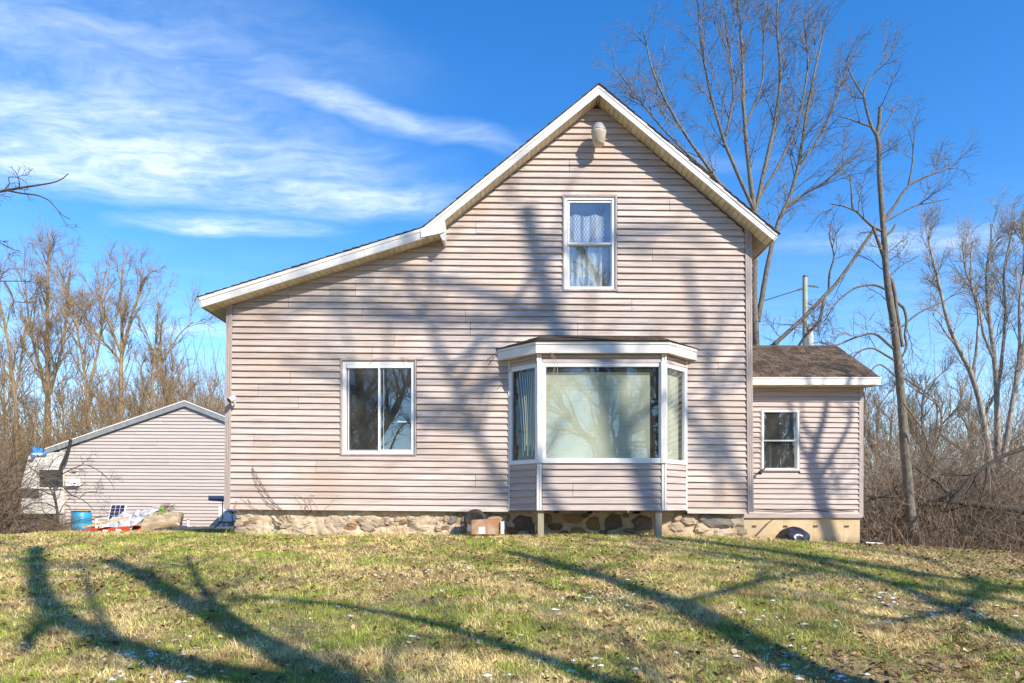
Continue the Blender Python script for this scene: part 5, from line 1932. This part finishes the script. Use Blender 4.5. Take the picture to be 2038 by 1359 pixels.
# dark twisted bush in front of the camper
d = 16.0
pbush = prm(n=[3.0, 6, 4], t0=[.2, .2, .15], ang=[(.5, 1.2), (.5, 1.2), (.5, 1.2)], up=[.05, .0, .0], L=[.75, .4, .2], r=[.01, .006, .004], wob=.25, rmin=.0025)
tree('twisted_bush', 'dark bare bush with arching branches in front of the camper and garage corner', [
    (IP([(112, 1062), (116, 1035), (112, 1000), (100, 970), (80, 945), (60, 930)], d), .035, .008, pbush),
    (IP([(112, 1000), (105, 960), (120, 945), (140, 935), (165, 924), (182, 928), (205, 942), (222, 960), (228, 975)], d), .018, .004, pbush),
    (IP([(100, 970), (120, 962), (140, 985), (160, 992), (175, 1002), (188, 1018)], d), .02, .005, pbush),
    (IP([(160, 990), (168, 982), (180, 978), (195, 978)], d), .01, .004, pbush),
    (IP([(105, 985), (80, 975), (55, 970), (35, 980)], d), .015, .004, pbush),
    (IP([(112, 1010), (90, 1000), (65, 1000), (45, 1012)], d), .015, .004, pbush),
    (IP([(100, 965), (95, 935), (110, 910), (135, 902)], d), .012, .003, pbush),
    (IP([(114, 1030), (128, 1000), (140, 1010), (146, 1035)], d), .012, .004, pbush),
], M['bark_wet'], pbush, 81, cat='bush')


# ------------------------------------------------------------------ brush (uncountable)
def canes(n, sampler, hgt, lean, arch, r0, name, mat, seed, seg=6, sides=3, wob=.12):
    r = np.random.default_rng(seed)
    base = sampler(r, n)
    h = r.uniform(hgt[0], hgt[1], n) * (base[:, 3] if base.shape[1] > 3 else 1)
    az = r.uniform(0, 2 * np.pi, n)
    le = np.abs(r.normal(0, lean, n))
    d_ = np.stack([np.cos(az) * np.sin(le), np.sin(az) * np.sin(le), np.cos(le)], -1)
    P = np.zeros((n, seg, 3))
    P[:, 0] = base[:, :3]
    st = h / (seg - 1)
    g_ = r.uniform(arch[0], arch[1], n)
    for k_ in range(1, seg):
        P[:, k_] = P[:, k_ - 1] + d_ * st[:, None]
        d_ = d_ + r.normal(0, wob, (n, 3)) - np.stack([0 * g_, 0 * g_, g_ * k_ / seg], -1)
        d_ /= np.linalg.norm(d_, axis=1, keepdims=True)
    rr0 = r.uniform(r0[0], r0[1], n)
    R = rr0[:, None] * np.linspace(1, .4, seg)[None, :]
    T = Tubes()
    T.bulk(P, R, sides)
    return T


def area(px0, px1, d0, d1, y=None, hfun=None):
    def f(r, n):
        d_ = np.sqrt(r.uniform(d0 ** 2, d1 ** 2, n))
        px = r.uniform(px0, px1, n)
        x = (px - CX) * d_ / F
        yy = d_ + CAMY
        z_ = ground(x, yy) - .03
        out = np.stack([x, yy, z_], -1)
        if hfun is not None:
            out = np.concatenate([out, hfun(px, d_)[:, None]], 1)
        return out
    return f


def add_stuff(parts, name, label, mat):
    T = Tubes()
    for q in parts:
        for k_, v in q.d.items():
            T.d.setdefault(k_, []).extend(v)
    o = T.build(name, mat)
    return tag(o, label, 'brush', kind='stuff')


rb = lambda px, d_: np.clip(1.25 - .18 * np.sin(px * .02) - (px < 1800) * .1, .6, 1.5) * np.where(d_ < 16, .62, 1.0)
parts = [canes(7500, area(1722, 2120, 15.0, 27, hfun=rb), (1.4, 3.3), .55, (.1, .8), (.004, .009), 'b', None, 91, wob=.42, seg=6),
         canes(2600, area(1722, 2120, 15.7, 18.5, hfun=lambda px, d_: .55 + 0 * px), (.5, 1.6), .9, (.2, .9), (.004, .010), 'b', None, 92, wob=.36, seg=7),
         canes(700, area(1722, 2120, 17, 30), (2.5, 5.2), .3, (.0, .3), (.006, .013), 'b', None, 93, wob=.2, seg=7),
         canes(2600, area(1500, 2120, 34, 60), (4.5, 12.5), .26, (.0, .2), (.010, .018), 'b', None, 193, wob=.2, seg=7),
         canes(420, area(1722, 2100, 14.2, 15.6), (.3, 1.1), 1.45, (.0, .3), (.004, .012), 'b', None, 94, wob=.25)]
add_stuff(parts, 'brush_thicket', 'dense brown leafless brush filling the right side beyond the lawn', M['brush_grey'])
parts = [canes(230, area(1722, 2120, 15.9, 21), (1.5, 4.0), 1.0, (.0, .25), (.008, .017), 'b', None, 191, wob=.16, seg=8),
         canes(200, area(1722, 2120, 15.6, 18), (.8, 2.2), 1.45, (-.15, .1), (.006, .014), 'b', None, 192, wob=.2, seg=7)]
add_stuff(parts, 'dead_sticks', 'pale dead sticks leaning and lying through the brush on the right', M['bark_pale'])
parts = [canes(300, area(1722, 2120, 15.8, 20), (1.2, 3.0), 1.1, (.0, .3), (.008, .018), 'b', None, 194, wob=.2, seg=8),
         canes(120, area(-160, 60, 13.0, 16), (1.2, 3.0), .9, (.0, .3), (.007, .013), 'b', None, 195, wob=.2, seg=8)]
add_stuff(parts, 'dark_sticks', 'blackened dead sticks tangled through the brush', M['bark_wet'])
lb = lambda px, d_: np.where(px < 120, 1.0, .8)
parts = [canes(9500, area(-140, 470, 25, 40), (2.5, 7.0), .40, (.0, .5), (.006, .013), 'b', None, 95, wob=.40, seg=6),
         canes(800, area(-120, 470, 28, 42), (5.0, 9.5), .2, (.0, .12), (.010, .024), 'b', None, 96, wob=.12),
         canes(2600, area(330, 480, 38, 62), (5.0, 10.5), .25, (.0, .15), (.010, .02), 'b', None, 98, wob=.1)]
add_stuff(parts, 'brush_thicket', 'tangled tan undergrowth of the left wood behind camper and garage', M['brush'])
parts = [canes(2600, area(-220, -4, 12.5, 17), (1.0, 2.8), .38, (.1, .6), (.004, .009), 'b', None, 97, wob=.40, seg=6),
         canes(700, area(-120, 30, 12.5, 15.5), (.3, .8), 1.0, (.2, .8), (.004, .008), 'b', None, 99, wob=.25),
         canes(420, area(50, 140, 14.6, 16.6), (.3, .9), .8, (.2, .9), (.003, .006), 'b', None, 100, wob=.3)]
add_stuff(parts, 'brush_thicket', 'grey brown bush filling the lower left corner beside the camper', M['brush_grey'])
# distant treeline so the horizon is closed
parts = [canes(1500, area(-900, 2900, 75, 120), (5.0, 10.0), .2, (.0, .1), (.03, .06), 'b', None, 101, wob=.1),
         canes(1800, area(-900, 2900, 70, 110), (2.0, 5.0), .5, (.0, .3), (.03, .06), 'b', None, 102, wob=.2)]
o = add_stuff(parts, 'far_wood', 'far leafless wood closing the horizon', M['brush'])
# bits of junk at the left: dark bucket and stones
o = thing('bucket', 'dark grey overturned bucket in the bushes left of the blue drum', 'bucket', G(54, 1068))
MB().lathe(I(54, 1048, 16.0), [(-.16, .17), (-.14, .18), (.1, .15), (.12, .13)], 16, (.5, -.3, .8), (.85, .1, -.5)).build('bucket_body', M['blue_grey'], o, True)
MB().lathe(I(47, 1051, 15.85), [(-.0, .07), (.02, .06)], 12, (-.3, -.9, 0), (0, 0, 1)).build('bucket_label', M['paper'], o)

# ------------------------------------------------------------------ trees on the near side: they shade wall and lawn and show in the glass
GRP = 'bare trees on the near side of the lawn'
LB = 'bare tree on the near side of the lawn facing the house'
pn = prm(n=[1.3, 5, 3], t0=[.2, .2, .15], ang=[(.4, .95), (.4, 1.0), (.4, 1.1)], up=[.25, .15, .08], L=[2.6, 1.2, .55], r=[.040, .018, .009], rmin=.004, wob=.2)
pns = prm(n=[1.1, 5, 3], t0=[.25, .2, .15], ang=[(.4, .95), (.4, 1.0), (.4, 1.1)], up=[.2, .12, .08], L=[2.4, 1.1, .5], r=[.038, .017, .009], rmin=.004, wob=.22)


def SB(p, t):
    return np.asarray(p, float) + SUN * t


def gz_at(p, sink=.1):
    return np.array([p[0], p[1], float(ground(p[0], p[1])) - sink])


def wallp(px, py, d=10.9):
    return I(px, py, d)


plw = prm(n=[1.35, 5, 3], t0=[.15, .2, .15], ang=[(.4, .95), (.4, 1.0), (.4, 1.1)], up=[.2, .12, .08], L=[2.4, 1.2, .6], r=[.030, .015, .009], rmin=.004, wob=.2)
# A: leaning tree whose shade crosses the bay and the upper wall
tA = 13.0
stA = [SB(wallp(1260, 1180), tA), SB(wallp(1212, 1000), tA), SB(wallp(1180, 900), tA), SB(wallp(1140, 780), tA), SB(wallp(1095, 640), tA), SB(wallp(1065, 520), tA), SB(wallp(1045, 420), tA)]
bA = gz_at(stA[0] + np.array([.4, 0, 0]))
tree('near_tree', LB, [(np.vstack([[bA], stA]), .20, .11, pns),
                       (np.array([stA[4], SB(wallp(1000, 600), tA), SB(wallp(880, 560), tA), SB(wallp(760, 540), tA)]), .09, .03, pns),
                       (np.array([stA[3], SB(wallp(1000, 740), tA - .5), SB(wallp(930, 780), tA - .7), SB(wallp(880, 850), tA - .9)]), .07, .03, pns),
                       (np.array([stA[5], SB(wallp(1200, 470), tA + 1), SB(wallp(1330, 450), tA + 1), SB(wallp(1420, 500), tA + 1)]), .08, .03, pns),
                       (np.array([stA[4], SB(wallp(900, 640), tA + 1), SB(wallp(720, 640), tA + 1), SB(wallp(600, 600), tA + 1)]), .08, .03, pns),
                       (np.array([stA[2], SB(wallp(1350, 800), tA - 1), SB(wallp(1420, 900), tA - 1), SB(wallp(1430, 1000), tA - 1)]), .06, .03, pns)], M['bark_dark'], pns, 111, GRP, base=bA)
tA2 = 11.5
w2 = lambda px, py, t_=tA2: SB(wallp(px, py), t_)
stA2 = [w2(1120, 1200), w2(1010, 1000), w2(940, 860), w2(890, 740), w2(850, 640), w2(800, 540), w2(760, 460)]
bA2 = gz_at(stA2[0] + np.array([.3, 0, 0]))
stA2[0][2] = max(stA2[0][2], bA2[2] + .4)
tree('near_tree', LB, [(np.vstack([[bA2], stA2]), .10, .035, pns),
                       (np.array([stA2[2], w2(800, 830), w2(680, 760), w2(560, 720)]), .06, .025, pns),
                       (np.array([stA2[3], w2(980, 660), w2(1040, 580), w2(1080, 470)]), .05, .025, pns),
                       (np.array([stA2[4], w2(740, 610), w2(640, 600), w2(520, 640)]), .05, .02, pns)], M['bark_dark'], pns, 118, GRP, base=bA2)
tA3 = 13.0
w3 = lambda px, py, t_=tA3: SB(wallp(px, py), t_)
stA3 = [w3(1560, 1120), w3(1480, 1000), w3(1440, 900), w3(1410, 790), w3(1390, 690), w3(1385, 600), w3(1360, 520)]
bA3 = gz_at(stA3[0] + np.array([.3, 0, 0]))
stA3[0][2] = max(stA3[0][2], bA3[2] + .4)
tree('near_tree', LB, [(np.vstack([[bA3], stA3]), .09, .04, pns),
                       (np.array([stA3[2], w3(1400, 860), w3(1300, 800), w3(1250, 740)]), .045, .02, pns),
                       (np.array([stA3[3], w3(1450, 740), w3(1480, 680)]), .045, .02, pns)], M['bark_dark'], pns, 119, GRP, base=bA3)
# B: tree whose fork is drawn on the addition wall
tB = 7.6
w_ = lambda px, py: SB(I(px, py, DA), tB)
stB = [w_(1668, 1100), w_(1640, 1050), w_(1632, 1000), w_(1626, 960), w_(1612, 925)]
bB = gz_at(w_(1675, 1110))
bB[2] = min(bB[2], stB[0][2] - .2)
tree('near_tree', LB, [(np.vstack([[bB], stB]), .15, .10, pns),
                       (np.array([stB[4], w_(1622, 880), w_(1636, 840), w_(1643, 800), w_(1648, 770)]), .085, .04, pns),
                       (np.array([stB[4], w_(1590, 890), w_(1575, 850), w_(1568, 800), w_(1560, 780)]), .05, .03, pns),
                       (np.array([stB[3], w_(1650, 915), w_(1672, 880), w_(1690, 840), w_(1690, 800)]), .06, .03, pns),
                       (np.array([w_(1622, 880), w_(1600, 860), w_(1590, 830)]), .05, .03, pns),
                       (np.array([w_(1650, 915), w_(1660, 960), w_(1670, 1000)]), .03, .015, pns)], M['bark_dark'], pns, 112, GRP, base=bB)
# C: straight trunk just right of the lens, shade runs up the left lawn
gC = G(650, 1356)
bC = gz_at(gC + SUN * 5.2)
xy = bC.copy()
tree('near_tree', LB, [(np.array([bC, xy + (0, 0, 2.0), xy + (.05, .0, 4.0), xy + (0, 0, 6.5), xy + (-.2, .2, 9.5)]), .21, .10, plw),
                       (np.array([xy + (0, 0, 5.6), xy + (-.9, 1.2, 6.4), xy + (-1.4, 2.6, 7.4)]), .08, .03, plw)], M['bark_dark'], pns, 113, GRP, base=bC)
# D: limbs drawn over the lower left lawn
gD = lambda px, py, t_: SB(G(px, py), t_)
D0 = gD(690, 1358, 6.0)
stD = [gD(520, 1359, 6.6), gD(380, 1335, 7.2), gD(240, 1290, 7.9), gD(110, 1232, 8.6), gD(75, 1180, 9.0), gD(72, 1120, 9.4), gD(70, 1090, 9.8)]
bD = gz_at(D0 + np.array([.6, -1.2, 0]))
tree('near_tree', LB, [(np.vstack([[bD], [bD + np.array([0, .1, 2.0])], [D0], stD]), .19, .10, plw),
                       (np.array([stD[3], gD(62, 1262, 8.3), gD(50, 1300, 8.0)]), .08, .05, plw),
                       (np.array([stD[2], gD(180, 1200, 8.4), gD(160, 1120, 9.0)]), .05, .03, plw)], M['bark_dark'], pns, 114, GRP, base=bD)
# E: the wide band across the right middle of the lawn
E0 = [gD(1680, 1358, 5.0), gD(1580, 1330, 5.8), gD(1470, 1270, 6.8), gD(1350, 1205, 7.8), gD(1240, 1165, 8.8), gD(1130, 1130, 9.8), gD(1010, 1100, 10.8)]
bE = gz_at(E0[0] + np.array([1.3, -1.0, 0]))
tree('near_tree', LB, [(np.vstack([[bE], [bE + np.array([-.2, .2, 2.2])], E0]), .25, .11, plw),
                       (np.array([E0[3], gD(1480, 1165, 8.4), gD(1650, 1130, 8.8)]), .06, .03, plw)], M['bark_dark'], pns, 115, GRP, base=bE)
# F: streaks over the right lawn
F0 = [gD(2060, 1290, 5.0), gD(1900, 1215, 6.4), gD(1760, 1160, 7.4), gD(1640, 1120, 8.4), gD(1500, 1090, 9.4), gD(1380, 1075, 10.2)]
bF = gz_at(F0[0] + np.array([.8, -.6, 0]))
tree('near_tree', LB, [(np.vstack([[bF], [bF + np.array([0, .1, 2.0])], F0]), .15, .06, plw),
                       (np.array([F0[1], gD(1960, 1170, 6.8), gD(1840, 1110, 7.6)]), .06, .03, plw),
                       (np.array([F0[1], gD(1780, 1240, 6.6), gD(1600, 1200, 7.4)]), .05, .03, plw)], M['bark_dark'], pns, 116, GRP, base=bF)
# H: the soft band over the middle left lawn
H0 = [gD(1150, 1340, 6.0), gD(1019, 1292, 7.0), gD(860, 1240, 8.0), gD(690, 1205, 9.0), gD(500, 1190, 10.0)]
bH = gz_at(H0[0] + np.array([1.2, -1.4, 0]))
tree('near_tree', LB, [(np.vstack([[bH], [bH + np.array([0, .1, 2.4])], H0]), .14, .05, plw)], M['bark_dark'], pns, 117, GRP, base=bH)
# reflected trees: large ones far behind the viewpoint, off the sun line
pr_ = prm(n=[2.4, 8, 5], t0=[.1, .15, .1], ang=[(.45, 1.0), (.4, .95), (.4, 1.1)], up=[.15, .12, .06], L=[4.2, 1.8, .8], r=[.07, .022, .01], rmin=.007, wob=.2)
root = None
for i, (x, y, s_, rz, sd) in enumerate(((4.25, -21, 1.0, 0, 121), (-6.5, -19, 1.0, 0, 122))):
    b = np.array([0, 0, 0.0])
    r = np.random.default_rng(sd)
    zt_ = float(ground(x, y)) - .15
    pts = [(x, y, zt_), (x + .05, y, zt_ + 2), (x + .1, y, zt_ + 4), (x - .15, y, zt_ + 6.5), (x - .2, y + .2, zt_ + 9), (x, y, zt_ + 12)]
    o = tree('near_tree', LB, [(np.array(pts), .34 * s_, .08), (np.array([pts[2], (x - 1.6, y + .3, zt_ + 5.6), (x - 3.0, y + .5, zt_ + 8.2)]), .16, .05),
                               (np.array([pts[2], (x + 1.5, y - .3, zt_ + 6.2), (x + 2.4, y, zt_ + 9)]), .17, .05)], M['bark_dark'], pr_, sd, GRP, base=pts[0])
    if root is None:
        root = o
    else:
        root2 = o
for (x, y, s_, rz, w__) in ((-2.0, -27, 1.1, 1.2, 0), (-10, -25, 1.1, 2.5, 1), (12.2, -36, 1.2, 3.3, 0), (-15, -22, 1.0, .6, 1), (1.0, -40, 1.3, 4.4, 1), (-6, -44, 1.3, 5.1, 0),
                           (13.5, -46, 1.3, 2.2, 1), (-22, -34, 1.2, .9, 0), (20.5, -38, 1.2, 1.9, 0), (15.2, -23.5, .9, 4.0, 1), (24, -30, 1.0, 2.9, 0)):
    copy_tree((root, root2)[w__], (x, y, float(ground(x, y)) - .15), LB, GRP, rz, s_)


def near_brush(r, n):
    x = r.uniform(-60, 60, n)
    y = r.uniform(-62, -48, n)
    return np.stack([x, y, ground(x, y)], -1)


parts = [canes(2600, near_brush, (2.0, 5.0), .4, (.0, .4), (.02, .04), 'b', None, 103, wob=.2)]
add_stuff(parts, 'brush_thicket', 'brush along the far side of the field opposite the house', M['brush'])


# ------------------------------------------------------------------ grass, leaves, snow
def mesh_tinted(name, V, tris, colors, mat, label, cat, smooth=False):
    me = np_mesh(name, V, tris=tris, smooth=smooth)
    at = me.attributes.new('tint', 'FLOAT_COLOR', 'POINT')
    at.data.foreach_set('color', np.asarray(colors, np.float32).ravel())
    o = link(name, me, mat)
    return tag(o, label, cat, kind='stuff')


def in_house(x, y):
    h = (x > XL - .0) & (x < XR + .02) & (y > .03) & (y < YB)
    a = (x > AX0) & (x < AX1) & (y > YA - .03) & (y < YA + 3)
    g_ = (y > YG - .05)
    return h | a | g_


def lawn_points(n, r, d0=3.9, d1=15.5, pw=1.35):
    u = r.random(n)
    # more of them close to the lens
    d_ = (d0 ** (1 - pw + 1) + u * (d1 ** (1 - pw + 1) - d0 ** (1 - pw + 1))) ** (1 / (1 - pw + 1))
    px = r.uniform(-60, 2100, n)
    side = r.random(n) < .17
    px = np.where(side, np.where(r.random(n) < .5, r.uniform(-1100, -60, n), r.uniform(2100, 3140, n)), px)
    d_ = np.where(side, d0 * .55 + (d_ - d0 * .55) * 1.0, d_)
    x = (px - CX) * d_ / F
    y = d_ + CAMY
    keep = ~in_house(x, y)
    # the brush floor on the right and the shaded corner on the left carry little grass
    keep &= ~((x > 7.0) & (d_ > 13.6) & (r.random(n) > .25))
    return x[keep], y[keep], d_[keep]


def make_grass():
    r = np.random.default_rng(5)
    x, y, d_ = lawn_points(1300000, r)
    green = vnoise(x * .55 + 9, y * .55 + 4, 3, 3) * .42 + vnoise(x * 3.2, y * 3.2, 4, 5) * .58
    bare = vnoise(x * 1.1 + 3, y * 1.1, 9, 4) * .6 + vnoise(x * 6, y * 6, 19, 3) * .4
    worn = np.clip((x - 4.6) / 2.2, 0, 1) * np.clip((d_ - 7.6) / 1.6, 0, 1)
    keep = r.random(len(x)) > np.clip((bare - .47) * 4.0, 0, .85) + worn * .8
    x, y, d_, green = x[keep], y[keep], d_[keep], green[keep]
    n = len(x)
    z_ = ground(x, y)
    pg_ = np.clip((green - .475) * 7.0 + .38, .05, .88)
    isg = r.random(n) < pg_
    tuft = vnoise(x * 4.0, y * 4.0, 8, 3)
    h = np.where(isg, r.uniform(.018, .050, n), r.uniform(.03, .09, n)) * (.35 + 1.0 * tuft)
    near_wall = (np.abs(y + .02) < .22) & (x > XL) & (x < XR)
    h = np.where(near_wall & (r.random(n) < .35), h * (1 + 2.6 * np.clip(vnoise(x * 3, y * 0 + 2, 41, 2) - .42, 0, 1) * 2.2), h)
    h = h * (1 + 1.1 * np.clip(vnoise(x * 1.3 + 5, y * 1.3, 43, 3) - .6, 0, 1) * 3)
    lean = np.where(isg, r.uniform(.1, 1.0, n), r.uniform(.75, 1.5, n))
    az = r.uniform(0, 2 * np.pi, n) + 2.0 * vnoise(x * 2, y * 2, 31, 2)
    wd = r.uniform(.0009, .0022, n) * (1 + np.clip(d_ - 5, 0, 9) * .16)
    dirx, diry = np.cos(az), np.sin(az)
    base = np.stack([x, y, z_ - .004 + .012 * r.random(n)], -1)
    sd = np.stack([-diry, dirx, 0 * x], -1) * wd[:, None]
    V = np.zeros((n, 3, 3))
    V[:, 0] = base - sd
    V[:, 1] = base + sd
    V[:, 2] = base + np.stack([dirx * np.sin(lean), diry * np.sin(lean), np.cos(lean)], -1) * h[:, None]
    tris = np.arange(n * 3).reshape(-1, 3)
    mot = vnoise(x * 11, y * 11, 51, 3)
    mot2 = vnoise(x * 3.1 + 7, y * 3.1, 52, 4)
    v = (r.uniform(.7, 1.3, n) * np.clip(.35 + 1.35 * mot, .45, 1.5))[:, None]
    straw = np.array([.84, .695, .31]) * v
    straw2 = np.array([.62, .455, .225]) * v
    straw3 = np.array([.30, .19, .09]) * v
    gr = np.array([.36, .43, .07]) * v
    gr2 = np.array([.17, .23, .04]) * v
    u = r.random(n)[:, None]
    c = np.where(isg[:, None], np.where(u < .55, gr, gr2), np.where(u < .72, straw, np.where(u < .92, straw2, straw3)))
    dead = np.clip((mot2 - .58) * 5, 0, .6)[:, None]
    c = c * (1 - dead) + np.array([.40, .27, .14]) * v * dead
    colr = np.repeat(np.concatenate([c, np.ones((n, 1))], 1), 3, axis=0)
    mesh_tinted('grass', V.reshape(-1, 3), tris, colr, M['blades'], 'short winter grass mixing straw and green blades', 'grass')


make_grass()


def make_leaves():
    r = np.random.default_rng(15)
    x, y, d_ = lawn_points(60000, r, pw=1.0)
    den = vnoise(x * .8 + 20, y * .8, 23, 4) + np.clip((x - 5) / 8, 0, .4)
    keep = r.random(len(x)) < np.clip((den - .36) * 2.4, .15, 1)
    x, y, d_ = x[keep], y[keep], d_[keep]
    n = len(x)
    s = r.uniform(.008, .034, n) * r.uniform(.5, 1, n)
    az = r.uniform(0, 2 * np.pi, n)
    tilt = r.normal(0, .35, (n, 2))
    cu = r.uniform(-.3, .7, n)
    out = np.array([(0, -1.0, 0), (.62, -.35, .35), (.75, .3, .5), (0.15, 1.1, .15), (-.55, .45, .5), (-.7, -.3, .35), (0, 0, 0)])
    L = out[None] * np.ones((n, 1, 1))
    L[..., 2] *= cu[:, None]
    L = L * r.uniform(.75, 1.2, (n, 7, 1))
    L *= s[:, None, None]
    ca, sa = np.cos(az)[:, None], np.sin(az)[:, None]
    X_ = L[..., 0] * ca - L[..., 1] * sa
    Y_ = L[..., 0] * sa + L[..., 1] * ca
    Z_ = L[..., 2] + X_ * tilt[:, :1] + Y_ * tilt[:, 1:]
    zb_ = ground(x, y) + .022
    V = np.stack([X_ + x[:, None], Y_ + y[:, None], Z_ + zb_[:, None]], -1).reshape(-1, 3)
    i0 = (np.arange(n) * 7)[:, None]
    tri = np.array([(6, 0, 1), (6, 1, 2), (6, 2, 3), (6, 3, 4), (6, 4, 5), (6, 5, 0)])
    tris = (i0[:, :, None] + tri[None]).reshape(-1, 3)
    pal = np.array([(.22, .11, .055), (.30, .16, .08), (.40, .24, .13), (.10, .055, .035), (.07, .045, .03), (.50, .36, .22)])
    c = pal[r.integers(0, 6, n)] * r.uniform(.8, 1.2, (n, 1))
    colr = np.repeat(np.concatenate([c, np.ones((n, 1))], 1), 7, axis=0)
    mesh_tinted('dead_leaves', V, tris, colr, M['leaves'], 'small brown dead leaves scattered in the grass', 'leaves')


make_leaves()


def make_snow():
    r = np.random.default_rng(25)
    pts = []
    for (px, py, sx_, sy_, n) in ((800, 1142, 50, 10, 60), (930, 1128, 40, 8, 16), (1030, 1152, 20, 8, 10), (1130, 1190, 30, 10, 16), (1235, 1190, 40, 14, 30), (1270, 1160, 15, 5, 8), (1450, 1215, 40, 12, 24), (1540, 1300, 30, 14, 24),
                                (1760, 1190, 40, 10, 36), (1850, 1218, 50, 10, 24), (1950, 1235, 40, 12, 16), (1690, 1245, 40, 10, 14), (1170, 1325, 60, 12, 18), (290, 1305, 45, 12, 50), (225, 1345, 20, 8, 18), (350, 1345, 40, 8, 16),
                                (1500, 1230, 150, 40, 24), (700, 1250, 200, 60, 18), (1050, 1345, 60, 10, 14), (1650, 1350, 30, 6, 14)):
        for _ in range(int(n * .75)):
            pts.append((r.normal(px, sx_), r.normal(py, sy_)))
    pts = [p for p in pts if p[1] < 1390 and p[1] > 1090]
    V, T_ = [], []
    for (px, py) in pts:
        p = G(px, py)
        s = abs(r.normal(0, .009)) + .005
        m_ = 7
        b = len(V)
        V.append(p + np.array([0, 0, .024]))
        an0 = r.uniform(0, 6.28)
        el = r.uniform(.8, 2.0)
        for i in range(m_):
            a = an0 + 2 * np.pi * i / m_
            rr = s * r.uniform(.5, 1.3)
            V.append(p + np.array([math.cos(a) * rr * el, math.sin(a) * rr, .012]))
        for i in range(m_):
            T_.append((b, b + 1 + i, b + 1 + (i + 1) % m_))
    o = link('snow_remnants', np_mesh('snow_remnants', np.array(V), tris=np.array(T_), smooth=True), M['snow'])
    tag(o, 'small white remnants of snow scattered in the grass', 'snow', kind='stuff')


make_snow()
